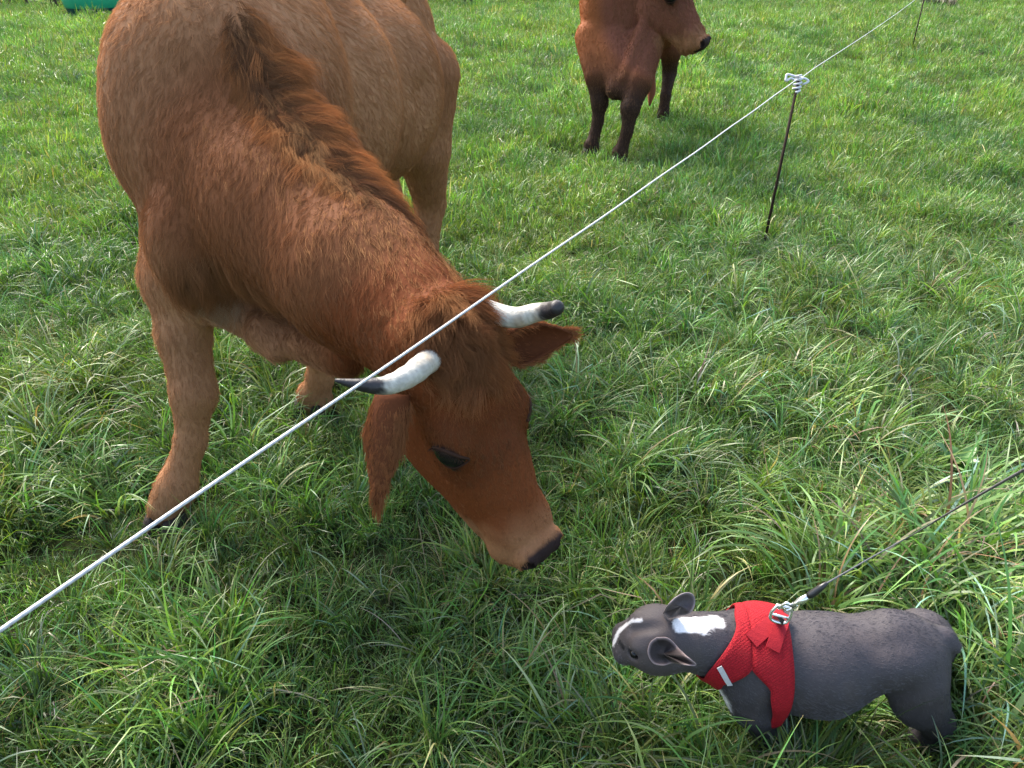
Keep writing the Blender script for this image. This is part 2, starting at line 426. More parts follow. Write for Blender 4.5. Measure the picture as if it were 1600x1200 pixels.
    for pts in s['hooves']:
        c, fw = pts; fw = nrm(fw); sdv = np.cross(Z, fw)
        v, f = [], []
        for sg in (-1, 1):
            o = len(v)
            rings = [(0, 1.0), (.03, .95), (.06, .74)]
            for z, sc_ in rings:
                for j in range(10):
                    a = 2*math.pi*j/10; v.append(np.array(c)+sdv*sg*.034+sdv*.032*sc_*math.sin(a)+fw*(.058*sc_*math.cos(a)+.018-.25*z)+Z*z)
            for i in range(2):
                for j in range(10): f.append((o+i*10+j, o+i*10+(j+1) % 10, o+(i+1)*10+(j+1) % 10, o+(i+1)*10+j))
            f.append(tuple(o+20+j for j in range(10)))
        mesh_obj('hoof', v, f, M_hoof, root)
    # tail
    tp = spline(s['tail'] if 'tail' in s else [loc(1.10, 0, 1.30), loc(1.19, .02, 1.1), loc(1.2, .03, .8), loc(1.2, .04, .5)], 6)
    tl = tube('tail', tp, np.linspace(.035, .015, len(tp)) if 'tail' not in s else np.interp(np.linspace(0, 1, len(tp)), [0, .5, .7, .85, 1], [.04, .025, .03, .045, .01]), M_skin, root, 10); set_col(tl.data, np.tile(s['base'], (len(tl.data.vertices), 1)))
    s.update(hd=hd, HM=HM, loc=loc, A=A, N=N, B=B, root=root, body=body, k=k, hsz=hs)
    # ---- coat
    if not BARE:
        def nose(q):
            f = (q-O) @ hf/hs; l = (q-O) @ hl/hs; m = (q-O) @ hn/hs
            return (1-ss(.490, .502, f+.25*(m+.02))*ss(-.09, -.075, m)*ss(.060, .050, np.abs(l)))*(((((f-.235)*.5+(m+.05)*.86)/.036)**2+((-(f-.235)*.86+(m+.05)*.5)/.019)**2 > 1) | (np.abs(l) < .06))
        wgt = lambda q: nose(q)*(1+1.8*(np.linalg.norm(q-hc, axis=1) < .36*hs))*(.45+.55*(q[:, 1] < s.get('cut', 9)))
        q = sample_surface(body.data, s['nfur'], wgt); n_ = B.grad(q); fw = B.flow(q)
        fw = s['comb'](q, fw, hd, loc)
        ln = s['len'](q, hd, loc)
        fur('fur', root, M_fur, q, n_, fw, ln, col_fn(q, hd, HM, loc, hs, O, k), s['frad'], lift=.34, clump=.60, cell=.0125*s.get('cells', 1), wave=.22, curl=.25)
        for e, ax, face, base, ln_, w in earfur:
            q = sample_surface(e.data, s['nfur']//28); nn = -face[None]*np.ones((len(q), 1)); out = (q-base)-np.outer((q-base) @ ax, ax); on = np.linalg.norm(out, axis=1)
            sg = np.where(rng.random(len(q)) < .75, -1, 1)[:, None]
            nrm_ = nrmv(out*.9/np.maximum(on, 1e-4)[:, None]-sg*0+face[None]*(-sg*-1)*.8)
            t = ((q-base) @ ax)/ln_; rim = ss(.6, 1., on/w)
            fur('fur', root, M_fur, q, nrm_, ax[None]*np.ones((len(q), 1))+np.array([0, 0, -.25]), .012+.014*rim+.018*ss(.75, 1, t), np.array(s['earfur'])[None]*np.ones((len(q), 1)), s['frad'], lift=.5, clump=.5, gravity=.2)
        for (fn) in s.get('locks', []): fn(s)
    return s
def nrmv(v): return v/np.maximum(np.linalg.norm(v, axis=1), 1e-6)[:, None]
M_horn = tone_mat('horn_keratin', .5, 90, .8, .35)

def cow_tone(base, dark, light, head, lowmix=.55, neckline=(np.zeros(3)-9, np.zeros(3)-8), neckc=(.165, .056, .020)):
    neckc = np.array(neckc)
    base, dark, light, head = map(np.array, (base, dark, light, head))
    def fn(q, hd, HM, loc, hs, O, k):
        n = len(q); c = np.tile(base, (n, 1)); hf, hl, hn = HM
        c = mix(c, dark, .5*ss(-.2, .9, noise(q, .45, 1)))
        a_, b_ = neckline; ab = b_-a_; t_ = np.clip(((q-a_) @ ab)/(ab @ ab), 0, 1); c = mix(c, neckc, ss(.40, .20, np.linalg.norm(q-a_-t_[:, None]*ab, axis=1)-.04)*.9*ss(0, .25, t_+.1))
        f = (q-O) @ hf/hs; l = (q-O) @ hl/hs; m = (q-O) @ hn/hs
        hz = ss(.46, .36, np.linalg.norm(q-hd(.26, 0, -.09), axis=1)/hs)
        c = mix(c, head, hz)
        c = mix(c, head*.62, hz*ss(.085, .05, np.abs(np.linalg.norm(np.stack([f-.235, (m+.05)*1.2], 1), axis=1)-.02))*.7)
        c = mix(c, np.array([.30, .14, .065]), hz*np.maximum(ss(.39, .50, f+.02*noise(q, .05)), ss(.39, .46, f+.5*(-m-.10)))*.85*ss(-.26, -.20, m)*ss(.13, .10, np.abs(l)))
        wob = .003*noise(q, .03, 2)
        pad = ss(.494, .510, f+.25*(m+.02)+wob)*ss(-.088, -.070, m+wob)*ss(.056, .046, np.abs(l)+wob)
        c = mix(c, np.array([.028, .017, .016]), pad)
        dn = np.minimum(np.linalg.norm(q-hd(.528, -.048, -.012), axis=1), np.linalg.norm(q-hd(.528, .048, -.012), axis=1))/hs
        c = mix(c, np.array([.012, .007, .007]), ss(.020, .013, dn))
        c = mix(c, np.array([.02, .012, .011]), ss(.040, .030, np.minimum(np.linalg.norm((q-hd(.235, -.105, -.050)), axis=1), np.linalg.norm((q-hd(.235, .105, -.050)), axis=1))/hs))
        low = ss(.95 if lowmix > .6 else .75, .45, q[:, 2]/k)*(1-hz)  # leg tone; on the far cow it climbs higher to paint shade under the chest
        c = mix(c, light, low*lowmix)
        return c
    return fn

# the near cow
hf1 = cv(.33, .89, .30); hl1 = cv(.69, -.50, .52)
poll = P(716, 503, 1.64)
cow1_col = cow_tone((.38, .185, .090), (.24, .095, .040), (.27, .125, .058), (.150, .040, .0115), .55, (P(330, 230, 2.2), P(700, 520, 1.7)))
legA = ([P(280, 330, 2.25), P(280, 430, 2.28), P(287, 520, 2.30), P(303, 615, 2.32), P(298, 690, 2.36), P(275, 762, 2.385), P(262, 800, 2.40)], [.105, .098, .072, .062, .041, .056, .054])
legB = ([P(470, 300, 2.5), P(480, 420, 2.6), P(492, 480, 2.75), P(503, 545, 2.85), P(500, 590, 2.93), P(494, 628, 3.0), P(490, 648, 3.03)], [.14, .10, .075, .058, .046, .056, .052])
legC = ([P(650, 120, 3.55), P(660, 230, 3.7), P(672, 320, 3.95), P(664, 390, 4.0), P(664, 440, 4.05), P(660, 470, 4.08)], [.20, .13, .075, .062, .066, .06])
legD = ([P(560, 120, 3.9), P(580, 230, 4.1), P(605, 300, 4.3), P(612, 360, 4.35), P(612, 400, 4.4), P(610, 420, 4.42)], [.20, .13, .075, .06, .066, .06])
def gnd(p): return np.array([p[0], p[1], 0.0])
def grow(leg):                              # let the last joint stand just over its hoof
    pts, r = leg; e = pts[-1].copy(); e[2] = .075; pts[-1] = e; return (pts, r)
legs1 = [grow(l) for l in (legA, legB, legC, legD)]
upn = nrm(np.cross(nrm(P(640, 520, 1.85)-P(330, 220, 2.15)), cv(0, 0, 1)))
def horns1(hd):
    return [([P(692, 548, 1.74), P(664, 568, 1.575), P(638, 588, 1.52), P(603, 602, 1.49), P(562, 601, 1.47), P(523, 594, 1.46)], .026),
            ([hd(.0, .07, -.03), P(800, 496, 1.68), P(835, 489, 1.66), P(862, 484, 1.62), P(873, 479, 1.58)], .0265)]
def ears1(hd, HM):
    return [(P(615, 612, 1.64), P(583, 792, 1.66), cv(-.35, .0, -1)*-1, .043), (P(795, 545, 1.76), P(890, 518, 1.78), cv(0.2, .5, -.8), .052)]
def comb1(q, f, hd, loc):
    a_, b_ = P(330, 230, 2.2), P(690, 500, 1.7); ab = b_-a_; t_ = np.clip(((q-a_) @ ab)/(ab @ ab), 0, 1)
    w = ss(.40, .22, np.linalg.norm(q-a_-t_[:, None]*ab, axis=1))*ss(1.02, .85, t_)
    return f*(1-.5*w)[:, None] + (.25+.75*w)[:, None]*np.array([-.35, -.1, -1.])
def len1(q, hd, loc):
    hz = ss(.45, .30, np.linalg.norm(q-hd(.22, 0, -.05), axis=1))
    low = ss(.62, .4, q[:, 2])
    return (.028+.006*noise(q, .25, 2))*(1-.55*hz)*(1-.3*low)
def locks1(s):
    hd = s['hd']; B = s['B']; me = s['body'].data; hn = s['HM'][2]; hf, hl = s['HM'][:2]
    # forehead mop
    c = hd(.03, 0, 0); q = sample_surface(me, 13000, lambda p: ss(.135, .05, np.linalg.norm(p-c, axis=1)))
    n = B.grad(q); l = (q-c) @ hl
    fl = hf[None]*1.0 + hl[None]*(l*5)[:, None]
    fur('forelock', s['root'], M_fur, q, n, fl, .052*np.ones(len(q)), np.tile([.17, .054, .018], (len(q), 1)), .00042, lift=.55, clump=.8, cell=.024, wave=.35, curl=.4, K=6)
    # mane along the neck crest
    cr = np.array(spline([P(340, -40, 2.12), P(385, 60, 2.02), P(435, 160, 1.95), P(500, 240, 1.9), P(600, 370, 1.85), P(690, 480, 1.78)], 12))
    def w(p): return ss(.085, .012, np.min(np.linalg.norm(p[:, None]-cr[None], axis=2), axis=1))
    q = sample_surface(me, 40000, w); n = B.grad(q)
    i = np.argmin(np.linalg.norm(q[:, None]-cr[None], axis=2), axis=1); t = nrmv(np.gradient(cr, axis=0))[i]
    sidev = np.cross(n, t); sg = np.sign(((q-cr[i])*sidev).sum(1)+.01)
    fl = t*.6 + sidev*(sg*.75)[:, None] + np.array([0, 0, -.55])
    fur('mane', s['root'], M_fur, q, n, fl, .055+.015*noise(q, .15, 1), mix(np.tile([.27, .098, .032], (len(q), 1)), np.array([.070, .024, .011]), ss(.022, .006, np.abs(((q-cr[i])*sidev).sum(1)+.012)))*(1+.25*noise(q, .05, 3))[:, None], .0004, lift=.40, clump=.7, cell=.016, wave=.35, curl=.4, K=5, gravity=.2)
    # brisket fringe
    c = P(350, 450, 2.05)
    q = sample_surface(me, 8000, lambda p: ss(.2, .08, np.linalg.norm((p-c)*[1, 1, 1.6], axis=1)))
    fur('brisket_fringe', s['root'], M_fur, q, B.grad(q), np.tile([.1, -.1, -1.], (len(q), 1)), .05*np.ones(len(q)), mix(np.tile([.22, .088, .036], (len(q), 1)), np.array([.33, .22, .14]), ss(.11, .05, np.linalg.norm(q-P(335, 490, 2.15), axis=1))), .00042, lift=.4, clump=.8, cell=.022, wave=.3, K=5, gravity=.3)

spec1 = dict(front=(-.83, 2.28), rear=(-.62, 3.95), h=1.5, vox=.013, fine=2,
    label='large red-brown horned cow lowering its head under the white fence wire towards the grey dog', group='cows grazing in the pasture',
    legs=legs1, base=(.24, .10, .045),
    neck=[(P(330, 210, 2.25), P(450, 330, 2.05), .265, .21, .045, None), (P(450, 330, 2.05), P(550, 430, 1.88), .215, .17, .06, None),
          (P(550, 430, 1.88), P(660, 525, 1.75), .17, .128, .05, None),
          (P(385, 90, 2.12), P(500, 240, 2.0), .11, .09, .07, None), (P(500, 240, 2.0), P(665, 450, 1.76), .075, .055, .06, None),
          (P(300, 430, 2.25), P(430, 520, 2.2), .10, .05, .08, None), (P(430, 520, 2.2), P(540, 560, 2.0), .05, .05, .06, None), (P(415, 520, 2.15), P(432, 545, 2.13), .05, .035, .04, None)],
    poll=poll, hf=hf1, hl=hl1, hn_hint=cv(.6, .1, -.7), hs=1.15, kz=1.1, horns=horns1, blunt=True, ears=ears1, earcol=(.09, .028, .011), earfur=(.19, .060, .021),
    lashes=True, hooves=[(gnd(l[0][-1])+np.array([0, -.02, 0]), fw) for l, fw in zip(legs1, [(-.25, -1, 0), (-.1, -1, 0), (-.1, -1, 0), (-.1, -1, 0)])],
    color=cow1_col, comb=comb1, len=len1, nfur=260000, frad=.00042, cut=9, locks=[locks1])
cow1 = make_cow('cow', spec1)

# the cow further back
def horns2(hd): return [([hd(.02, -.075, -.03), hd(0, -.16, 0), hd(-.05, -.22, .04)], .032), ([hd(.02, .07, -.03), hd(0, .16, 0), hd(-.05, .22, .04)], .032)]
def ears2(hd, HM): return [(hd(.06, -.10, -.09), hd(.10, -.28, -.12), HM[2], .05), (hd(.06, .10, -.09), hd(.10, .28, -.12), HM[2], .05)]
D2 = 6.45
legE = ([P(925, 60, 6.5), P(932, 120, 6.45), P(937, 160, 6.5), P(934, 190, 6.55), P(924, 232, 6.6), P(921, 240, 6.62)], [.14, .090, .068, .044, .056, .052])
legF = ([P(1010, 70, 6.3), P(998, 130, 6.25), P(985, 170, 6.25), P(980, 205, 6.3), P(969, 240, 6.38), P(966, 248, 6.4)], [.14, .10, .072, .044, .056, .052])
legG = ([P(1050, 30, 7.6), P(1048, 80, 7.6), P(1046, 115, 7.75), P(1040, 150, 7.65), P(1036, 180, 7.7), P(1034, 190, 7.72)], [.18, .10, .065, .047, .055, .052])
legH = ([P(985, 30, 7.8), P(985, 80, 7.8), P(983, 115, 7.9), P(981, 140, 7.85), P(979, 165, 7.9), P(977, 178, 7.92)], [.18, .10, .065, .047, .055, .052])
legs2 = [grow(l) for l in (legE, legF, legG, legH)]
poll2 = P(1044, -84, 5.9)
spec2 = dict(front=(.92, 7.12), rear=(1.42, 8.35), h=1.5, vox=.02, fine=1, wt=.29,
    label='dark red-brown cow standing further back in the pasture with its head turned to the right', group='cows grazing in the pasture',
    legs=legs2, base=(.17, .06, .03),
    neck=[(P(968, 0, 6.6), P(1005, -40, 6.3), .24, .20, .2, None), (P(1005, -40, 6.25), P(1035, -60, 6.05), .24, .17, .06, None),
          (P(966, 10, 6.6), P(963, 90, 6.5), .26, .17, .20, None), (P(963, 80, 6.42), P(962, 140, 6.32), .13, .080, .10, None), (P(1015, 10, 6.15), P(975, 122, 6.24), .05, .03, .06, None)], slim=True, tail=[P(1040, -30, 7.9), P(1028, 40, 8.0), P(1021, 100, 8.0), P(1019, 135, 8.0), P(1015, 165, 8.0)],
    poll=poll2, hf=cv(.44, .82, .22), hl=cv(.6, -.3, .6), hn_hint=cv(.7, -.2, -.7), hs=1.46, kz=1.1, horns=horns2, ears=ears2, earcol=(.16, .055, .025), earfur=(.2, .07, .03),
    hooves=[(gnd(l[0][-1])+np.array([0, -.02, 0]), (-.1, -1, 0)) for l in legs2],
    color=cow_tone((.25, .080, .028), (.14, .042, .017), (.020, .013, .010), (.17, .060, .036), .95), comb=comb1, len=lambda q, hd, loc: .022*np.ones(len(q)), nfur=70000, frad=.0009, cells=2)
cow2 = make_cow('cow', spec2)
print('cows', time.time()-T0)

# ------------------------------------------------------------------ the small dog
def PZ(px, py, z):
    d = cv((px-CX)/F_PX, (py-CY)/F_PX, 1.0); return np.array([0, 0, CAM_H]) + d*((z-CAM_H)/d[2])
DG = Body()
dogroot = empty('dog', PZ(1300, 1040, .24)*[1, 1, 0], 'small grey dog with a white neck patch standing in the long grass', 'dog')
bk = np.array([1., 0, 0])
DG.cap(PZ(1188, 1030, .23), PZ(1285, 1036, .235), .102, .099, .05, bk)
DG.cap(PZ(1285, 1036, .235), PZ(1385, 1014, .275), .097, .068, .05, bk)
DG.cap(PZ(1385, 1014, .275), PZ(1428, 1020, .265), .068, .070, .05, bk)
DG.cap(PZ(1180, 1045, .17), PZ(1270, 1055, .19), .075, .07, .05, bk)
DG.cap(PZ(1180, 1015, .26), PZ(1075, 1002, .30), .080, .062, .05, bk)
LL = nrm(np.cross(PZ(1440, 1035, .25)-PZ(1188, 1030, .25), [0, 0, 1]))        # to the camera's side
if LL[1] > 0: LL = -LL
AXH = PZ(1180, 1040, .21)
DG.chain([PZ(1172, 1062, .21), PZ(1180, 1098, .15), PZ(1198, 1128, .08), PZ(1212, 1150, .03), PZ(1205, 1158, .025)], [.058, .050, .038, .036, .034], .03, -Z)
DG.chain([PZ(1195, 985, .20), PZ(1190, 995, .14), PZ(1180, 1003, .08), PZ(1178, 1010, .03), PZ(1168, 1014, .025)], [.058, .048, .036, .034, .032], .03, -Z)
DG.chain([PZ(1430, 1060, .22), PZ(1440, 1098, .15), PZ(1462, 1125, .10), PZ(1455, 1145, .03), PZ(1442, 1150, .022)], [.062, .050, .032, .029, .030], .03, -Z)
DG.chain([PZ(1440, 1000, .22), PZ(1440, 1010, .15), PZ(1460, 1020, .10), PZ(1455, 1035, .03), PZ(1442, 1040, .022)], [.070, .054, .034, .032, .032], .03, -Z)
DG.chain([PZ(1452, 996, .30), PZ(1476, 996, .305), PZ(1492, 1010, .295)], [.03, .019, .013], .018, bk)
DG.ell(PZ(1405, 985, .31), np.eye(3), np.array([.045, .028, .03]), .04, bk); DG.ell(PZ(1405, 1045, .285), np.eye(3), np.array([.05, .025, .030]), .04, bk)
DG.ell(PZ(1432, 1085, .20), np.eye(3), np.array([.052, .036, .070]), .03, -Z); DG.ell(PZ(1178, 1072, .21), np.eye(3), np.array([.055, .035, .065]), .03, -Z)
DG.cap(PZ(1300, 1010, .365), PZ(1420, 1000, .36), .006, .006, .03, bk, True)
# head: cranium, cheeks, short muzzle
dO = PZ(1022, 996, .31); df = nrm(PZ(952, 1000, .285)-dO); du = nrm(np.array([-.15, -.35, 1.])-df*(np.array([-.15, -.35, 1.]) @ df)); dsd = np.cross(du, df)
if dsd[1] > 0: dsd = -dsd                     # towards the camera
DM = [df, dsd, du]
def dh(f, l, n): return dO + f*df+l*dsd+n*du
DG.ell(dh(0, 0, 0), DM, np.array([.067, .066, .055]), .03, -df)
DG.ell(dh(-.008, .038, -.015), DM, np.array([.050, .034, .042]), .025, -df)
DG.ell(dh(-.008, -.038, -.015), DM, np.array([.050, .034, .042]), .025, -df)
DG.ell(dh(.05, 0, -.016), DM, np.array([.042, .044, .033]), .022, -df)
DG.ell(dh(.070, .021, -.024), DM, np.array([.023, .023, .024]), .015, -df)
DG.ell(dh(.070, -.021, -.024), DM, np.array([.023, .023, .024]), .015, -df)
DG.cap(dh(.04, 0, .045), dh(-.02, 0, .062), .006, .008, .018, None, True)
for sg in (-1, 1):
    DG.ell(dh(.042, sg*.041, .018), DM, np.array([.013, .012, .010]), .008, bk, True)
    DG.ell(dh(.026, sg*.028, .034), DM, np.array([.018, .015, .010]), .012, -df)
DT = Body(); DT.p = DG.p[:5]+DG.p[10:11]
for sg in (-1, 1): DT.cap(AXH+LL*.04*sg+Z*.0, AXH+LL*.045*sg-Z*.06+bk*.01, .062, .045, .04)
db = build_body('body', DG, .0085, M_dskin, dogroot, fine=[(dO, .13, 1)])
def march(px, py):
    d = nrm(cv((px-CX)/F_PX, (py-CY)/F_PX, 1.0)); p = np.array([0, 0, CAM_H])+d*1.2
    for _ in range(60): p = p + d*max(-.02, min(.03, DG.ev(p[None])[0]*.7))
    return p
def mks(*a): return [march(*p) for p in a]
MK = [mks((1072, 974), (1120, 971)), mks((1064, 977), (1095, 978)), mks((1001, 969), (988, 970), (978, 977)), mks((977, 977), (968, 985), (963, 995), (958, 1006)), mks((957, 972), (953, 984)), mks((968, 1003), (974, 1012))]
def dog_tone(q):
    g = np.array([.040, .034, .038]); br = np.array([.058, .045, .042])
    c = mix(np.tile(g, (len(q), 1)), br, .3*ss(-.1, .9, noise(q, .05, 2))); c = c*(1+.12*noise(q*[.5, 1, 1], .014, 5))[:, None]
    hf_ = np.linalg.norm(q-dO, axis=1); c = mix(c, br*1.05, ss(.14, .08, hf_)*.6)
    f = (q-dO) @ df; l = (q-dO) @ dsd; n = (q-dO) @ du; nz = noise(q, .02, 4)
    W = np.array([.62, .58, .56])
    def line(pp, w0, w1, amp=.0025):
        dd = 9.
        for a, b in zip(pp[:-1], pp[1:]):
            ab = b-a; t = np.clip(((q-a) @ ab)/(ab @ ab), 0, 1); dd = np.minimum(dd, np.linalg.norm(q-a-t[:, None]*ab, axis=1))
        return ss(w1, w0, dd+amp*nz)
    c = mix(c, W*1.15, line(MK[0], .0135, .0175, .003)); c = mix(c, W*1.15, line(MK[1], .015, .019, .003))
    c = mix(c, W*.8, line(MK[2], .0028, .0048, .0004)); c = mix(c, W*.85, line(MK[3], .0055, .0085, .001))
    c = mix(c, np.array([.014, .012, .013]), line(MK[4], .006, .010, .001))
    c = mix(c, np.array([.010, .008, .009]), line(MK[5], .0035, .006, .0004))
    cc = PZ(1122, 1082, .17); c = mix(c, W*.9, ss(.05, .035, np.linalg.norm(q-cc, axis=1)+.006*nz))
    return c
set_col(db.data, dog_tone(coords(db.data)))
for sg in (-1, 1):
    bm = bmesh.new(); bmesh.ops.create_uvsphere(bm, u_segments=16, v_segments=10, radius=.0095)
    me = bpy.data.meshes.new('eye'); bm.to_mesh(me); bm.free(); me.polygons.foreach_set('use_smooth', [True]*len(me.polygons)); me.materials.append(M_eye)
    o = link(bpy.data.objects.new('eye', me)); o.parent = dogroot; o.location = Vector(dh(.041, sg*.039, .016))-dogroot.location
M_dear = tone_mat('dog_ear_skin', .6, 300, .2)
def toward(p, d): return p - nrm(p-np.array([0, 0, CAM_H]))*d
def flap(outline, centre, inner, rimc, rings=9):
    o = np.array(spline(outline+[outline[0]], 5)[:-1]); n = len(o); v, f, c = [centre], [], [np.array(inner)]
    for i in range(1, rings+1):
        t = i/rings; u = t**.8
        for k in range(n):
            v.append(centre*(1-u)+o[k]*u + (toward(centre, .006)-centre)*(-math.sin(math.pi*u)*.9)+ (o[k]-centre)*.04*math.sin(k*.9)*t*(1-t))
            w = ss(.80, 1.0, np.array(t)); w2 = ss(.25, .8, np.array(t))*min(1., max(0., (k/n-.05)*6 if k/n < .5 else 1-abs(k/n-.5)*1.6)); cc = np.array(inner)*(1-.5*w2)+np.array([.07, .052, .052])*.5*w2; c.append(cc*(1-w)+np.array(rimc)*w)
    for k in range(n): f.append((0, 1+k, 1+(k+1) % n))
    for i in range(rings-1):
        for k in range(n): a = 1+i*n; f.append((a+k, a+n+k, a+n+(k+1) % n, a+(k+1) % n))
    e = mesh_obj('ear', v, f, M_dear, dogroot); set_col(e.data, np.array(c)); md = e.modifiers.new('t', 'SOLIDIFY'); md.thickness = .0018; md.offset = 0
    return e
mt = lambda x, y, d: toward(march(x, y), d)
flap([mt(1026, 996, .010), mt(1044, 997, .020), mt(1060, 1012, .020), P(1074, 1026, 1.505), P(1088, 1039, 1.505), P(1070, 1039, 1.508), mt(1052, 1036, .014), mt(1036, 1040, .012), mt(1020, 1036, .010), mt(1012, 1020, .010), mt(1016, 1004, .009)],
     mt(1036, 1022, .005), (.012, .008, .008), (.20, .15, .145))
flap([mt(1036, 958, .004), P(1043, 946, 1.545), P(1056, 933, 1.55), P(1071, 926, 1.555), P(1083, 929, 1.56), P(1086, 943, 1.56), P(1078, 958, 1.555), mt(1060, 962, .010), mt(1045, 965, .006)],
     P(1064, 947, 1.562), (.060, .047, .048), (.20, .16, .16))
if not BARE:
    q = sample_surface(db.data, 120000); n_ = DG.grad(q)
    fur('fur', dogroot, M_dfur, q, n_, DG.flow(q, .02)+np.array([.3, 0, -.2]), (.0055*ss(.04, .12, np.linalg.norm(q-dO, axis=1))+.0038), dog_tone(q)*(1.2+.25*rng.normal(size=len(q)).clip(-1.5, 2))[:, None], .00026, lift=.32, clump=.35, cell=.007, wave=.25)

# harness: a mesh vest (chest panel + girth) that follows the body a few mm out
AX0, AX1 = PZ(1110, 1022, .245), PZ(1300, 1036, .245); AXd = nrm(AX1-AX0)
aS = nrm(np.cross(AXd, Z)); aS = -aS if aS[1] > 0 else aS; aU = nrm(np.cross(aS, AXd)); aU = aU if aU[2] > 0 else -aU
def polar(p): r = p-AX0; return (r @ AXd), math.degrees(math.atan2(r @ aS, r @ aU))
def onbody(s_, th, off=.006):
    s_, th = np.broadcast_arrays(np.asarray(s_, float), np.asarray(th, float)); t = np.radians(th)[..., None]
    d = np.cos(t)*aU+np.sin(t)*aS; o = AX0+AXd*s_[..., None]; r = np.full(s_.shape, .015)
    for _ in range(60):
        e = DT.ev(o+d*r[..., None])-off; r = r + np.where(e < 0, np.maximum(.0008, -e*.7), 0)
    return o+d*r[..., None]

hroot = empty('dog_harness', onbody(.1, 0), 'red mesh harness buckled round the chest of the small grey dog', 'harness')
M_red, t_, b_ = mat_new('red_mesh_fabric')
b_.inputs['Base Color'].default_value = (.42, .008, .016, 1); b_.inputs['Roughness'].default_value = .75; b_.inputs['Specular IOR Level'].default_value = .2
tc = t_.nodes.new('ShaderNodeUVMap'); tc.uv_map = 'uv'; wv = t_.nodes.new('ShaderNodeTexWave'); wv.inputs['Scale'].default_value = 5; wv.bands_direction = 'DIAGONAL'; wv.inputs['Distortion'].default_value = 6; wv.inputs['Detail'].default_value = 1; wv.inputs['Detail Scale'].default_value = 4
t_.links.new(tc.outputs[0], wv.inputs[0]); bp = t_.nodes.new('ShaderNodeBump'); bp.inputs['Strength'].default_value = .9; bp.inputs['Distance'].default_value = .0013
t_.links.new(wv.outputs['Fac'], bp.inputs['Height']); t_.links.new(bp.outputs[0], b_.inputs['Normal'])
mxr = t_.nodes.new('ShaderNodeMix'); mxr.data_type = 'RGBA'; mxr.inputs[6].default_value = (.22, .004, .009, 1); mxr.inputs[7].default_value = (.33, .007, .014, 1)
t_.links.new(wv.outputs['Fac'], mxr.inputs[0]); t_.links.new(mxr.outputs[2], b_.inputs['Base Color'])
M_web = simple('red_webbing', (.24, .008, .014), .8, spec=.2, noise_amt=.15, scale=400, bump=.5)
M_trim = simple('grey_reflective_tape', (.42, .41, .42), .4, noise_amt=.1)
M_steel = simple('brushed_steel', (.72, .72, .74), .25, metal=.9, noise_amt=.05)
M_black = simple('black_plastic', (.012, .012, .014), .4)
TH = np.linspace(-180, 180, 97); aT = np.abs(TH)
nf = np.where(TH > 0, .040-.062*ss(5, 75, aT)-.02*ss(80, 170, aT), .040+.012*ss(0, 40, aT)-.05*ss(60, 120, aT)-.044*ss(90, 170, aT)); nr = .066-.052*ss(50, 92, aT)-.012*ss(100, 170, aT)
gf = .066+.044*ss(50, 82, aT)+.018*ss(82, 130, aT); gr = .147+.006*ss(20, 90, aT)
def strip(lo, hi, off=.0068, m=9):
    u = np.linspace(0, 1, m); S = lo[:, None]*(1-u)+hi[:, None]*u; T = np.repeat(TH[:, None], m, 1)
    edge = 1-np.abs(u*2-1)**6
    pts = onbody(S, T, off-.002+.002*edge[None]).reshape(-1, 3); n = len(TH); f = []
    for i in range(n-1):
        for j in range(m-1): f.append((i*m+j, i*m+j+1, (i+1)*m+j+1, (i+1)*m+j))
    return pts, f, np.stack([np.repeat(TH[:, None]/30, m, 1).ravel(), (S*14).ravel()], 1)
def vest(name, lo, hi):
    v, f, uv = strip(lo, hi); o = mesh_obj(name, v, f, M_red, hroot)
    l = o.data.uv_layers.new(name='uv'); li = np.zeros(len(o.data.loops), int); o.data.loops.foreach_get('vertex_index', li); l.data.foreach_set('uv', uv[li].ravel())
    md = o.modifiers.new('t', 'SOLIDIFY'); md.thickness = .004; md.offset = -1
    return o
vest('chest_panel', nf, nr); vest('girth_strap', gf, gr)
tube('piping', list(onbody(nf, TH, .0062)), .0026, M_web, hroot, 8)
tube('piping', list(onbody(gr, TH, .0062)), .0026, M_web, hroot, 8)
am = aT > 49
for sg in (-1, 1):
    mk = (TH*sg > 49) & (TH*sg < 180)
    a = onbody(nr[mk], TH[mk], .006); b = onbody(gf[mk], TH[mk], .006)
    if sg < 0: a, b = a[::-1], b[::-1]
    tube('piping', list(a[::-1])+list(b), .003, M_web, hroot, 8)
def ribbon(name, pts, w, mat, parent, up, th=.0018):
    v, f = [], []; n = len(pts)
    for i, p in enumerate(pts):
        t = nrm(pts[min(i+1, n-1)]-pts[max(i-1, 0)]); u = up(p) if callable(up) else up; b = nrm(np.cross(t, u)); u = nrm(np.cross(b, t))
        v += [p-b*w/2+u*th, p+b*w/2+u*th, p+b*w/2, p-b*w/2]
    for i in range(n-1):
        for k in range(4): f.append((i*4+k, i*4+(k+1) % 4, (i+1)*4+(k+1) % 4, (i+1)*4+k))
    f += [(0, 1, 2, 3), tuple(4*(n-1)+k for k in (3, 2, 1, 0))]
    return mesh_obj(name, v, f, mat, parent, False)
def surf(px, py, off):
    m = march(px, py); g = DG.grad(m[None])[0]; return m+g*off
gup = lambda p: DG.grad(p[None])[0]
def lin(a, b, n, off): return [surf(a[0]+(b[0]-a[0])*t, a[1]+(b[1]-a[1])*t, off) for t in np.linspace(0, 1, n)]
ribbon('webbing', lin((1171, 1003), (1222, 966), 7, .013), .032, M_web, hroot, gup)
ribbon('webbing', lin((1203, 1016), (1221, 968), 7, .0155), .029, M_web, hroot, gup)
ribbon('reflective_tape', lin((1121, 1036), (1142, 1063), 6, .0125), .011, M_trim, hroot, gup)
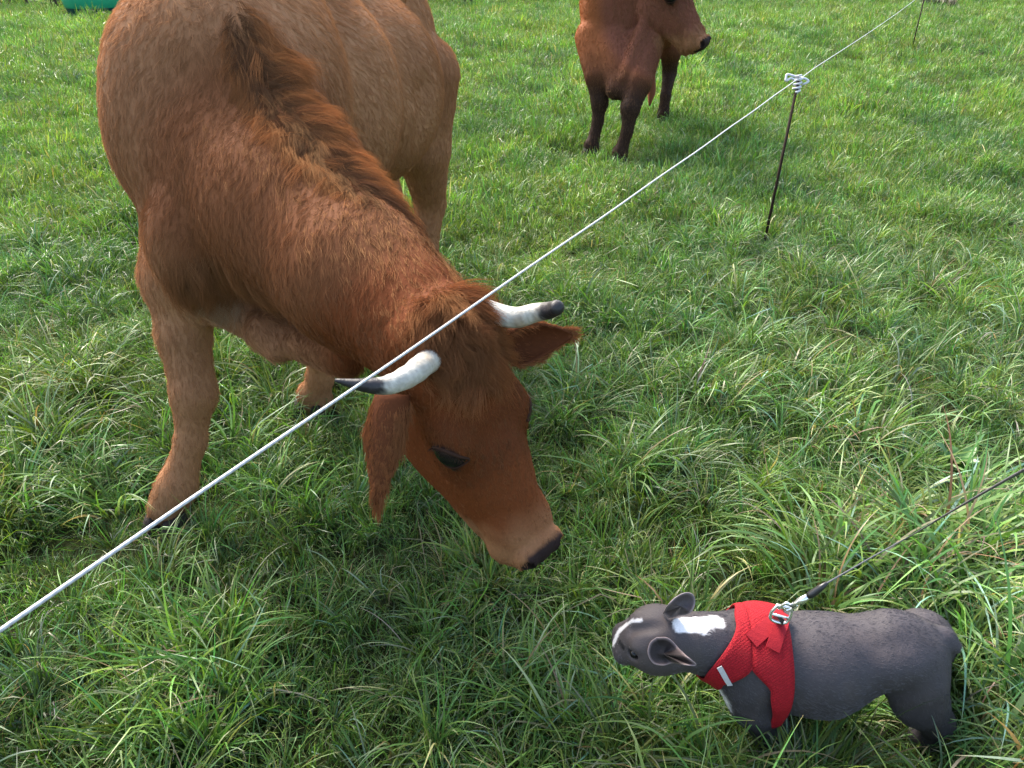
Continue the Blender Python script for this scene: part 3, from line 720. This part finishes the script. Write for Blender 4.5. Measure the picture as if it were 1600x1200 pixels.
# triangular steel slide ring, snap hook and leash
c = surf(1219, 962, .017); fw = nrm(cv(.30, -.55, -.4)); ux = nrm(np.cross(fw, gup(c)))
r1, r2 = cv(.97, .22, -.1), nrm(cv(-.2, .9, .35)); c = P(1220, 960, 1.455)
ring = [c+r1*a*.0175+r2*b*.0175 for a, b in [(-.7, -1), (.7, -1), (1, 0), (.8, .85), (0, 1.05), (-.8, .85), (-1, 0)]]
tube('ring', spline(ring+[ring[0]], 4)[:-1], .0031, M_steel, hroot, 8, closed=True)
tube('ring', [c-r1*.016+r2*.004, c+r1*.016+r2*.004], .0026, M_steel, hroot, 8); ux = r1; fw = r2
ribbon('webbing', [surf(1213, 975, .010), c+r2*.012, c+r2*.004], .024, M_black, hroot, gup)
lroot = empty('dog_leash', c, 'thin dark dog leash with a steel snap hook on the red harness', 'leash')
k0 = c+r2*-.012; k1 = P(1236, 947, 1.44); k2 = P(1262, 932, 1.42); k3 = P(1272, 926, 1.415); k4 = P(1292, 911, 1.40)
hook = [k1, k1+ux*.010-fw*.004, k0+ux*.008, k0-fw*.006, k0-ux*.008, k1-ux*.010-fw*.004, k1]
tube('hook', spline(hook, 5), .0028, M_steel, lroot, 8)
tube('swivel', [k1, k1*.7+k2*.3, k1*.45+k2*.55, k2], [.0055, .0042, .0065, .0052], M_steel, lroot, 12)
tube('ferrule', [k2, k2*.6+k3*.4, k3, k4*.5+k3*.5, k4], [.005, .0068, .0072, .006, .0032], M_black, lroot, 12)
M_leash, t_, b_ = mat_new('braided_leash'); b_.inputs['Roughness'].default_value = .8
tc = t_.nodes.new('ShaderNodeTexCoord'); vz = t_.nodes.new('ShaderNodeTexWave'); vz.inputs['Scale'].default_value = 160; vz.inputs['Distortion'].default_value = 3; t_.links.new(tc.outputs['Object'], vz.inputs[0])
mxr = t_.nodes.new('ShaderNodeMix'); mxr.data_type = 'RGBA'; mxr.inputs[6].default_value = (.03, .03, .034, 1); mxr.inputs[7].default_value = (.12, .12, .13, 1)
t_.links.new(vz.outputs['Fac'], mxr.inputs[0]); t_.links.new(mxr.outputs[2], b_.inputs['Base Color'])
la = [k4, P(1320, 895, 1.60), P(1365, 869, 1.90), P(1425, 836, 1.92), P(1480, 803, 1.35), P(1540, 768, 1.02), P(1605, 731, .83), P(1760, 640, .70), P(1950, 520, .6)]
la = spline(la, 8); tube('cord', la, .0018, M_leash, lroot, 8)

# ------------------------------------------------------------------ electric fence
M_rod = simple('rusty_iron', (.016, .009, .006), .85, spec=.1, noise_amt=.5, scale=120, bump=.6)
M_wire, t_, b_ = mat_new('white_poly_rope'); b_.inputs['Roughness'].default_value = .55
tc = t_.nodes.new('ShaderNodeTexCoord'); vz = t_.nodes.new('ShaderNodeTexWave'); vz.inputs['Scale'].default_value = 55; vz.inputs['Distortion'].default_value = .6; t_.links.new(tc.outputs['Object'], vz.inputs[0])
mxr = t_.nodes.new('ShaderNodeMix'); mxr.data_type = 'RGBA'; mxr.inputs[6].default_value = (.36, .36, .37, 1); mxr.inputs[7].default_value = (.48, .48, .48, 1)
t_.links.new(vz.outputs['Fac'], mxr.inputs[0]); t_.links.new(mxr.outputs[2], b_.inputs['Base Color'])
M_ins = simple('white_insulator', (.5, .5, .52), .45, noise_amt=.08)
def ray_ground(px, py): return PZ(px, py, 0.)
b1 = ray_ground(1192, 390); t1 = P(1248, 122, 4.62)
b2 = ray_ground(1423, 84); t2 = P(1447, -14, 12.6)
def fence_post(b, t, label, detail=True):
    r = empty('fence_post', b, label, 'fence post', 'iron rod posts of the electric fence')
    d = nrm(t-b); tube('rod', [b-d*.06, b*.5+t*.5, t+d*.02], .0085 if detail else .010, M_rod, r, 10)
    s1 = nrm(P(0, 985, .79)-t1); s2 = nrm(np.cross(d, s1))
    coil = [t+d*(-.085+.105*u)+.021*(math.cos(u*26)*s1+math.sin(u*26)*s2) for u in np.linspace(0, 1, 60)]
    tube('insulator', coil, .0062, M_ins, r, 8)
    if detail:
        sx = cv(-1, -.05, .1)
        tube('insulator_hook', spline([t+s2*.012, t+sx*.035+d*.014, t+sx*.070+d*.022, t+sx*.074+d*.002, t+sx*.070-d*.018, t+sx*.045-d*.002, t+sx*.02-d*.010, t-sx*.02], 5), .0070, M_ins, r, 8)
        tube('insulator_hook', spline([t-sx*.01+s2*.01, t-sx*.045-d*.006, t-sx*.060-d*.022, t-sx*.03-d*.04], 5), .0068, M_ins, r, 8)
        tube('rope_tail', spline([t-d*.06+s2*.02, t-d*.085-s1*.02, t-d*.10-s1*.03+s2*.01], 4), .005, M_wire, r, 8)
    return r
fence_post(b1, t1, 'leaning rusty iron fence rod nearest the camera with a white knotted insulator on top')
fence_post(b2, t2, 'distant thin iron fence rod near the top right corner of the pasture', False)
hk = t1 + nrm(P(0, 985, .79)-t1)*.10
wa = P(0, 985, .79); wb = wa + (wa-hk)/np.linalg.norm(wa-hk)*.8
wire = [wb, wa] + [wa*(1-u)+hk*u - Z*.010*math.sin(math.pi*u)+np.array([0, 0, .0012])*math.sin(u*31) for u in np.linspace(.05, 1, 30)]
wire += [t1+np.array([.02, .01, .0])]
wire += [t1*(1-u)+t2*u - Z*.03*math.sin(math.pi*u) for u in np.linspace(.05, 1, 20)] + [t2+(t2-t1)*.9]
w_ = tube('electric_fence_wire', wire, .0026, M_wire, None, 8)
w_['label'] = 'white electric fence rope running diagonally over the near cow to the iron rods'; w_['category'] = 'fence wire'

print('dog', time.time()-T0)

# ------------------------------------------------------------------ ground
def gz(x, y):
    q = np.stack([x, y, 0*x], -1); d = np.hypot(x, y); return .020*noise(q, .55, 1)*ss(.2, 1, d)+.030*noise(q, 1.7, 2)*ss(3, 6, y)+.10*noise(q, 7, 3)*ss(8, 20, y)
M_soil, t_, b_ = mat_new('soil_and_thatch'); b_.inputs['Roughness'].default_value = .95; b_.inputs['Specular IOR Level'].default_value = .05
tc = t_.nodes.new('ShaderNodeTexCoord'); n1 = t_.nodes.new('ShaderNodeTexNoise'); n1.inputs['Scale'].default_value = 14; n1.inputs['Detail'].default_value = 10; n1.inputs['Roughness'].default_value = .75; t_.links.new(tc.outputs['Object'], n1.inputs[0])
cr_ = t_.nodes.new('ShaderNodeValToRGB'); t_.links.new(n1.outputs[0], cr_.inputs[0])
cr_.color_ramp.elements[0].color = (.006, .007, .003, 1); cr_.color_ramp.elements[0].position = .3; cr_.color_ramp.elements[1].color = (.03, .04, .012, 1); cr_.color_ramp.elements[1].position = .7
t_.links.new(cr_.outputs[0], b_.inputs['Base Color'])
def axis(a, b, c0, n, p): u = np.linspace(0, 1, n); return a+(b-a)*u
ys = np.concatenate([np.linspace(-3, 8, 160), 8+np.linspace(0, 1, 90)[1:]**1.8*150]); xs = np.concatenate([-6-np.linspace(1, 0, 50)[:-1]**1.8*140, np.linspace(-6, 6, 160), 6+np.linspace(0, 1, 50)[1:]**1.8*140])
X, Y = np.meshgrid(xs, ys); v = np.stack([X, Y, gz(X, Y)], -1).reshape(-1, 3); nx = len(xs); f = [(j*nx+i, j*nx+i+1, (j+1)*nx+i+1, (j+1)*nx+i) for j in range(len(ys)-1) for i in range(nx-1)]
g_ = mesh_obj('ground', v, f, M_soil); g_['kind'] = 'structure'

# ------------------------------------------------------------------ grass
def blades(seed, n, rad, L, W, bend, lean=0, seg=6, dry=.04, clump=0, rosette=0, twist=.4):
    r = np.random.default_rng(seed); V, F, C = [], [], []
    cc = r.normal(size=(max(1, clump), 2))*rad*.7
    for i in range(n):
        a = r.uniform(0, 2*math.pi); rr = rad*math.sqrt(r.random())
        x, y = rr*math.cos(a), rr*math.sin(a)
        if clump: k = i % clump; x, y = cc[k][0]+r.normal()*rad*.10, cc[k][1]+r.normal()*rad*.10; a = r.uniform(0, 2*math.pi)
        else: a += r.normal()*.9
        l = r.uniform(*L)*(1 if r.random() < .8 else .6); w = r.uniform(*W)*.5; b = r.uniform(*bend)
        hd_ = np.array([math.cos(a), math.sin(a)]); 
        if lean: hd_ = hd_*(1-lean)+np.array([1, 0])*lean; hd_ /= np.linalg.norm(hd_)+1e-6
        th = R(r.uniform(2, 30)); p = np.array([x, y, -.01]); tw = r.normal()*twist; o = len(V)
        side = r.normal()*.25
        dryb = r.random() < dry; g = r.uniform(.55, 1.4); hue = float(np.clip(r.normal()*.11, -.2, .2)); pale = r.random() < .16
        kink = r.uniform(.35, .8) if r.random() < .3 else 9; kb = r.uniform(.6, 1.6)
        for s_ in range(seg+1):
            t = s_/seg; ang = th + b*(t**1.25) + (kb if t >= kink else 0); ang = min(ang, R(125))
            dirv = np.array([hd_[0]*math.sin(ang), hd_[1]*math.sin(ang), math.cos(ang)])
            sa = a+math.pi/2+tw*t; sv = np.array([-hd_[1], hd_[0], 0])*math.cos(tw*t*2)+np.cross(dirv, [-hd_[1], hd_[0], 0])*math.sin(tw*t*2)
            ww = w*(min(1, .55+t*2))*(1-t**2.6)+.0002
            V += [p-sv*ww, p+sv*ww]
            base = (np.array([.091, .170, .037]) if not pale else np.array([.165, .210, .115])) if not dryb else np.array([.22, .185, .12])
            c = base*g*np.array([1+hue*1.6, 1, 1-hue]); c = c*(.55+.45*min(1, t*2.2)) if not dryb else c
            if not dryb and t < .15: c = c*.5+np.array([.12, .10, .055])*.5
            if not dryb and t > .95 and g > 1.2: c = np.array([.3, .26, .12])
            C += [c, c]
            p = p + dirv*l/seg + np.array([-hd_[1], hd_[0], 0])*side*l/seg*t
            if p[2] < .004 and s_ > 1: p[2] = .004+.004*r.random()
        for s_ in range(seg): F.append((o+2*s_, o+2*s_+1, o+2*s_+3, o+2*s_+2))
    return np.array(V), F, np.array(C)
def leaves(seed, n, rad):                   # clover-like ground leaves
    r = np.random.default_rng(seed); V, F, C = [], [], []
    for i in range(n):
        a = r.uniform(0, 6.28); rr = rad*math.sqrt(r.random()); c = np.array([rr*math.cos(a), rr*math.sin(a), r.uniform(.04, .11)]); g = r.uniform(.7, 1.3)
        for k in range(3):
            b = k*2.09+r.uniform(0, 1); d = np.array([math.cos(b), math.sin(b), r.normal()*.25]); s_ = np.array([-d[1], d[0], 0]); q = r.uniform(.010, .018); o = len(V)
            V += [c, c+d*q*.5+s_*q*.42, c+d*q, c+d*q*.5-s_*q*.42]; F.append((o, o+1, o+2, o+3)); C += [np.array([.030, .085, .018])*g]*4
    return np.array(V), F, np.array(C)
M_grass = bpy.data.materials.new('grass_blades'); M_grass.use_nodes = True; t_ = M_grass.node_tree; b_ = t_.nodes['Principled BSDF']; out_ = t_.nodes['Material Output']
a1 = t_.nodes.new('ShaderNodeAttribute'); a1.attribute_name = 'tone'; a2 = t_.nodes.new('ShaderNodeAttribute'); a2.attribute_name = 'tint'; a2.attribute_type = 'INSTANCER'
mu = t_.nodes.new('ShaderNodeVectorMath'); mu.operation = 'MULTIPLY'; t_.links.new(a1.outputs['Color'], mu.inputs[0]); t_.links.new(a2.outputs['Vector'], mu.inputs[1])
t_.links.new(mu.outputs[0], b_.inputs['Base Color']); b_.inputs['Roughness'].default_value = .40; b_.inputs['Specular IOR Level'].default_value = .32
tl = t_.nodes.new('ShaderNodeBsdfTranslucent'); m2 = t_.nodes.new('ShaderNodeVectorMath'); m2.operation = 'MULTIPLY'; m2.inputs[1].default_value = (1.2, 1.32, .5); t_.links.new(mu.outputs[0], m2.inputs[0]); t_.links.new(m2.outputs[0], tl.inputs[0])
mxs = t_.nodes.new('ShaderNodeMixShader'); mxs.inputs[0].default_value = .30; t_.links.new(b_.outputs[0], mxs.inputs[1]); t_.links.new(tl.outputs[0], mxs.inputs[2]); t_.links.new(mxs.outputs[0], out_.inputs[0])

kinds = []                                   # index ranges of the tuft meshes
tuftcol = bpy.data.collections.new('grass_tuft_shapes')
def add_kind(fn, n):
    a = len(tuftcol.objects)
    for i in range(n):
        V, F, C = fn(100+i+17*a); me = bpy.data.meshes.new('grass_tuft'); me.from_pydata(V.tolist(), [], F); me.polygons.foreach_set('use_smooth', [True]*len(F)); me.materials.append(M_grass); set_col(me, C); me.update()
        tuftcol.objects.link(bpy.data.objects.new('grass_tuft_%03d' % (len(tuftcol.objects)), me))
    kinds.append((a, n))
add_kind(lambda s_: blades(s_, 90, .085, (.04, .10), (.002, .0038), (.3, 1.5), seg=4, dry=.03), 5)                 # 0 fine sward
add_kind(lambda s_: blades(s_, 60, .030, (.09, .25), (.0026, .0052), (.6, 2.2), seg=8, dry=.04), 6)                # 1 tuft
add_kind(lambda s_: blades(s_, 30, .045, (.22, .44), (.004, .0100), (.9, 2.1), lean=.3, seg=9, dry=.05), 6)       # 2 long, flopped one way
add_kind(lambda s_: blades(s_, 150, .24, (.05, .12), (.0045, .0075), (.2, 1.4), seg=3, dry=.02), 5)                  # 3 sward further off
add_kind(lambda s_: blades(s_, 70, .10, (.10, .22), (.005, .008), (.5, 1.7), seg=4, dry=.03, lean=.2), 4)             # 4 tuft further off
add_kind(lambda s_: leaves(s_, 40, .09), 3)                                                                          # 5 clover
add_kind(lambda s_: blades(s_, 9, .09, (.06, .2), (.001, .002), (.3, 1.8), seg=6, dry=1), 3)                      # 6 straw
pts, rot, scl, idx, tin = [], [], [], [], []
def half_w(y): return .70*(y*CP+.8)+.5
def scatter(kind, dens, y0, y1, size, tintf, keep=None, tilt=.25, dirf=None, reject=.03, top=.08):
    ymid = (y0+y1)/2; area = 0; n = int(dens*(half_w(y0)+half_w(y1))*(y1-y0))
    w = half_w(y1); h_ = 1/math.sqrt(dens); gx, gy = np.meshgrid(np.arange(-w, w, h_), np.arange(y0, y1, h_)); x = gx.ravel()+rng.uniform(-.6, .6, gx.size)*h_; y = gy.ravel()+rng.uniform(-.6, .6, gx.size)*h_; m = np.abs(x) < half_w(y); x, y = x[m], y[m]
    if keep is not None: m = rng.random(len(x)) < keep(x, y); x, y = x[m], y[m]
    p = np.stack([x, y, gz(x, y)], -1)
    if y0 < 9:
        m = np.ones(len(x), bool)
        for B_ in (DG, spec1['B'], spec2['B']):
            for z in (.03, top): m &= B_.ev(np.stack([x, y, 0*x+z], -1)) > (reject if B_ is not DG else reject*.45)
        x, y, p = x[m], y[m], p[m]
    s_ = size*(rng.uniform(.7, 1.3, len(x)))*(1+.42*noise(p, .42, 1)).clip(.55, 2)
    if y0 < 3:
        e = np.minimum(DG.ev(np.stack([x, y, 0*x+.12], -1)), spec1['B'].ev(np.stack([x, y, 0*x+.25], -1))); s_ = s_*np.clip(.5+e*5, .5, 1)
    a, k = kinds[kind]
    rz = rng.uniform(0, 6.28, len(x)) if dirf is None else dirf(x, y)+rng.normal(size=len(x))*.9
    pts.append(p); scl.append(s_.clip(.3, 2)); idx.append(rng.integers(a, a+k, len(x)))
    rot.append(np.stack([rng.normal(size=len(x))*tilt, rng.normal(size=len(x))*tilt, rz], -1)); tin.append(tintf(x, y, p))
def tint(x, y, p):
    r = ss(-.3, 1.6, x-.15*y)*ss(7, 3, y)                       # paler long grass on the right, cool sky sheen painted into its tint
    far = ss(3, 10, y); n = noise(p, .9, 2); n2 = noise(p, .28, 3); n3 = noise(p, 3.0, 4)
    c = mix(np.tile([1., 1., 1.], (len(x), 1)), np.array([1.12, 1.10, 1.38]), r*.9)
    c = mix(c, np.array([1.22, 1.26, 1.05]), far)
    c = mix(c, np.array([1.42, 1.20, .75]), .5*ss(-.1, .9, n)*(1-.7*r)); c = mix(c, np.array([.62, .78, .95]), .75*ss(.0, .8, -n)); c = mix(c, np.array([.95, .78, .75]), .55*ss(.45, .9, noise(p, .38, 7))*ss(7, 4, y))
    c = c*(1+.30*n2+.16*n3)[:, None]*(1+.16*rng.normal(size=len(x)))[:, None]*(1+.06*rng.normal(size=(len(x), 3)))
    return c.clip(.25, 2.2)
right = lambda x, y: ss(.0, .9, x+.05)*ss(3.4, 1.6, y)
cl = lambda x, y: ss(-.35, .5, noise(np.stack([x, y, 0*x], -1), .33, 5))
scatter(0, 230, .15, 4.5, .95, tint, lambda x, y: .75+.25*cl(y, x), reject=.012, top=.04)
scatter(1, 105, .15, 4.5, .85, tint, lambda x, y: .15+.85*cl(x, y)**1.5, reject=.035, tilt=.35)
scatter(2, 40, .15, 3.6, .68, tint, lambda x, y: (.06+.94*right(x, y)), dirf=lambda x, y: -.5+1.3*noise(np.stack([x, y, 0*x], -1), 1.1, 6), reject=.06, top=.12)
scatter(2, 34, .15, 5, .52, tint, lambda x, y: cl(x+.4, y)**2, reject=.06, top=.12)
scatter(1, 40, .8, 5, .95, tint, lambda x, y: cl(y+3, x-2)*ss(-1.5, 1, x))
scatter(6, 45, .15, 6, 1., lambda x, y, p: np.tile([.9, .85, .8], (len(x), 1)), lambda x, y: .15+.85*ss(.35, .8, noise(np.stack([x, y, 0*x], -1), .38, 7)))
add_kind(lambda s_: blades(s_, 22, .05, (.25, .48), (.006, .0115), (1.1, 2.2), lean=.5, seg=9, dry=.04), 4)           # 7 broad pale blades lying over
for (px, py, kd, n_, dr, sc_) in ((120, 620, 2, 14, .1, .85), (60, 700, 2, 12, .3, .8), (50, 790, 2, 9, .4, .75), (180, 1010, 2, 7, 1.5, .6), (420, 760, 2, 8, .3, .6), (640, 1120, 2, 8, -1, .55), (960, 600, 2, 9, 2.6, .7),
        (1050, 720, 2, 9, -2.2, .7), (1240, 640, 2, 8, .4, .7), (1440, 600, 2, 8, 3, .75), (1260, 790, 7, 8, 3.6, .75), (1520, 850, 7, 12, -.6, .9), (1560, 960, 7, 10, -1.2, .85), (1430, 880, 7, 8, -.3, .8), (1560, 1090, 7, 8, -1.9, .8),
        (940, 950, 7, 5, 3.4, .6), (900, 1090, 2, 9, 3.0, .65), (1020, 1160, 2, 8, .5, .6), (1340, 1180, 7, 4, .2, .5), (1400, 900, 7, 6, 2.4, .7), (1190, 1180, 2, 6, .8, .5), (1290, 1165, 2, 6, 2.2, .5), (1400, 1165, 2, 6, 1.0, .5), (1475, 1165, 2, 7, 1.8, .55), (1120, 1140, 2, 6, 2.0, .5),
        (1345, 938, 7, 6, 1.9, .95), (1400, 920, 7, 7, 1.3, 1.0), (1450, 905, 7, 6, 2.2, .95)):
    c_ = PZ(px, py, .05); ng_ = np.random.default_rng(px+py); x = c_[0]+ng_.normal(size=n_)*.09*(1+c_[1]*.25); y = c_[1]+ng_.normal(size=n_)*.08*(1+c_[1]*.25); p = np.stack([x, y, gz(x, y)], -1)
    m = (DG.ev(p+[0, 0, .12]) > .05) & (spec1['B'].ev(p+[0, 0, .1]) > .05) & (DG.ev(p+[0, 0, .03]) > .03); p = p[m]; a, k = kinds[kd]; n2_ = len(p)
    pts.append(p); scl.append(sc_*ng_.uniform(.75, 1.2, n2_)); idx.append(ng_.integers(a, a+k, n2_)); rot.append(np.stack([ng_.normal(size=n2_)*.12, ng_.normal(size=n2_)*.12, dr+ng_.normal(size=n2_)*.45], -1)); tin.append(tint(p[:, 0], p[:, 1], p))
scatter(7, 55, .8, 2.7, .72, tint, lambda x, y: ss(.55, .95, x-.25*(y-1))*ss(2.6, 1.9, y), dirf=lambda x, y: -.7+.9*noise(np.stack([x, y, 0*x], -1), .8, 6), reject=.05, top=.12)
scatter(0, 260, .5, 1.6, .62, tint, lambda x, y: ss(.15, .3, x)*ss(1.3, 1.1, x), reject=.002, top=.03)
scatter(0, 80, 4.5, 8, 1.4, tint); scatter(1, 26, 4.5, 8, .7, tint, cl); scatter(2, 8, 4.2, 8, .55, tint, lambda x, y: ss(.5, 2.5, x))
scatter(3, 26, 4.5, 12, 1., tint); scatter(4, 7, 6, 12, .9, tint, cl)
scatter(3, 11, 12, 26, 1.3, tint); scatter(4, 3.0, 12, 26, 1.2, tint, cl)
scatter(3, 3, 26, 60, 2.2, tint)
pts = np.concatenate(pts); rot = np.concatenate(rot); scl = np.concatenate(scl); idx = np.concatenate(idx); tin = np.concatenate(tin)
gm = bpy.data.meshes.new('grass'); gm.from_pydata(pts.tolist(), [], [])
for nm_, ty, ar in (('rot', 'FLOAT_VECTOR', rot), ('tint', 'FLOAT_VECTOR', tin)): gm.attributes.new(nm_, ty, 'POINT').data.foreach_set('vector', ar.astype(np.float32).ravel())
gm.attributes.new('scl', 'FLOAT', 'POINT').data.foreach_set('value', scl.astype(np.float32)); gm.attributes.new('idx', 'INT', 'POINT').data.foreach_set('value', idx.astype(np.int32))
grass = link(bpy.data.objects.new('grass', gm)); grass['kind'] = 'stuff'; grass['label'] = 'long tufted green meadow grass covering the whole pasture'; grass['category'] = 'grass'
ng = bpy.data.node_groups.new('scatter_tufts', 'GeometryNodeTree'); ng.interface.new_socket('Geometry', in_out='INPUT', socket_type='NodeSocketGeometry'); ng.interface.new_socket('Geometry', in_out='OUTPUT', socket_type='NodeSocketGeometry')
gi = ng.nodes.new('NodeGroupInput'); go = ng.nodes.new('NodeGroupOutput'); mp = ng.nodes.new('GeometryNodeMeshToPoints'); ip = ng.nodes.new('GeometryNodeInstanceOnPoints'); ci = ng.nodes.new('GeometryNodeCollectionInfo')
ci.inputs[0].default_value = tuftcol; ci.inputs['Separate Children'].default_value = True; ip.inputs['Pick Instance'].default_value = True
def na(nm_, ty): n = ng.nodes.new('GeometryNodeInputNamedAttribute'); n.data_type = ty; n.inputs[0].default_value = nm_; return n.outputs[0]
ng.links.new(gi.outputs[0], mp.inputs[0]); ng.links.new(mp.outputs[0], ip.inputs['Points']); ng.links.new(ci.outputs[0], ip.inputs['Instance']); ng.links.new(na('idx', 'INT'), ip.inputs['Instance Index'])
e2 = ng.nodes.new('FunctionNodeEulerToRotation'); ng.links.new(na('rot', 'FLOAT_VECTOR'), e2.inputs[0]); ng.links.new(e2.outputs[0], ip.inputs['Rotation']); ng.links.new(na('scl', 'FLOAT'), ip.inputs['Scale']); ng.links.new(ip.outputs[0], go.inputs[0])
grass.modifiers.new('scatter', 'NODES').node_group = ng
# broad-leaved docks standing in the grass
M_leaf = tone_mat('dock_leaf', .4, 60, .3, .5)
for (px, py, lab) in ((1492, 735, 'bright green broad-leaved dock plant in the grass above the grey leash'),):
    c = PZ(px, py, .06); r_ = np.random.default_rng(int(px)); pl = empty('dock_plant', [c[0], c[1], 0], lab, 'plant')
    for k in range(6 if px > 1300 else 4):
        a = k*1.1+r_.uniform(0, .5); L_ = r_.uniform(.10, .16); W_ = L_*.14; d = np.array([math.cos(a), math.sin(a), 0]); sv = np.array([-d[1], d[0], 0]); v, f = [], []
        for i in range(10):
            t = i/9; z = .04+L_*(1.25*t-.55*t*t); w = W_*math.sin(math.pi*min(1, t*.96+.04))**.7+.001; p = np.array([c[0], c[1], 0])+d*L_*(t*.55)+Z*z
            for j in (-1, -.5, 0, .5, 1): v.append(p+sv*w*j+Z*(abs(j)*w*.45+.003*math.sin(i*2.2)*abs(j)))
        for i in range(9):
            for j in range(4): f.append((i*5+j, i*5+j+1, (i+1)*5+j+1, (i+1)*5+j))
        o = mesh_obj('leaf', v, f, M_leaf, pl); cc = np.tile([.045, .115, .018], (len(v), 1)); cc[2::5] *= 1.5; set_col(o.data, cc)

# ------------------------------------------------------------------ far side of the field
tc_ = ray_ground(152, 25); tub = empty('cattle_tub', tc_, 'round green plastic water tub standing in the far pasture', 'water tub')
M_tg = simple('green_plastic', (.02, .30, .16), .35, noise_amt=.2, scale=5); M_td = simple('dark_teal_plastic', (.008, .055, .055), .4, noise_amt=.25, scale=6)
def lathe(name, prof, mat, par, n=48):
    v = [(tc_[0]+r*math.cos(2*math.pi*j/n), tc_[1]+r*math.sin(2*math.pi*j/n), z) for r, z in prof for j in range(n)]
    return mesh_obj(name, v, [(i*n+j, i*n+(j+1) % n, (i+1)*n+(j+1) % n, (i+1)*n+j) for i in range(len(prof)-1) for j in range(n)], mat, par)
lathe('base', [(.0, .02), (.60, .0), (.645, .18), (.66, .20)], M_td, tub); lathe('wall', [(.64, .195), (.665, .22), (.70, .40), (.73, .56), (.70, .56), (.64, .2), (0, .18)], M_tg, tub)
lathe('rim', [(.73, .55), (.76, .56), (.76, .59), (.72, .60), (.70, .57)], M_tg, tub)
M_bark = simple('hedge_bark', (.07, .055, .04), .9, noise_amt=.4, scale=12, bump=.5)
hr = np.random.default_rng(5); hedge = empty('hedge', (-8, 25.5, 0), 'twiggy hedge along the far edge of the pasture behind the green tub', 'hedge')
st, lf, lft, lc = [], [], [], []
for i in range(260):
    u = hr.random(); b = np.array([-24+60*u, 21.6+11*u+hr.normal()*.35, -.05]); h = hr.uniform(1.2, 3); tp_ = b+np.array([hr.normal()*.35, hr.normal()*.25, h])
    st.append(tube(None, spline([b, (b+tp_)/2+hr.normal(size=3)*.1, tp_], 2), np.linspace(hr.uniform(.012, .05), .006, 5), None, seg=5))
join('stem', st, M_bark, hedge)
for i in range(26000):
    u = hr.random(); c = np.array([-24+60*u, 21.8+11*u+hr.normal()*.5, abs(hr.normal())*1.1+.08]); a, b = hr.normal(size=(2, 3)); a, b = nrm(a), nrm(b); q = hr.uniform(.03, .07); o = len(lf)
    lf += [c-a*q, c+b*q*.6, c+a*q, c-b*q*.6]; lft.append((o, o+1, o+2, o+3)); lc += [np.array([.07, .11, .035])*hr.uniform(.5, 1.5)]*4
hl_ = mesh_obj('foliage', lf, lft, M_grass, hedge, False); set_col(hl_.data, np.array(lc)); hl_['kind'] = 'stuff'
M_leaf2 = tone_mat('hedge_leaf', .5, 20, 0, .4); hl_.data.materials.clear(); hl_.data.materials.append(M_leaf2)
hp = ray_ground(1466, 10); V, F, C = blades(77, 420, .42, (.15, .42), (.010, .02), (.5, 1.8), seg=3, dry=.8)
dc = mesh_obj('dry_grass_heap', V+hp, F, M_leaf2); set_col(dc.data, C*.5); dc['label'] = 'grey-brown clump of dead grass at the far end of the fence wire'; dc['category'] = 'dead grass'
print('grass', len(pts), time.time()-T0)
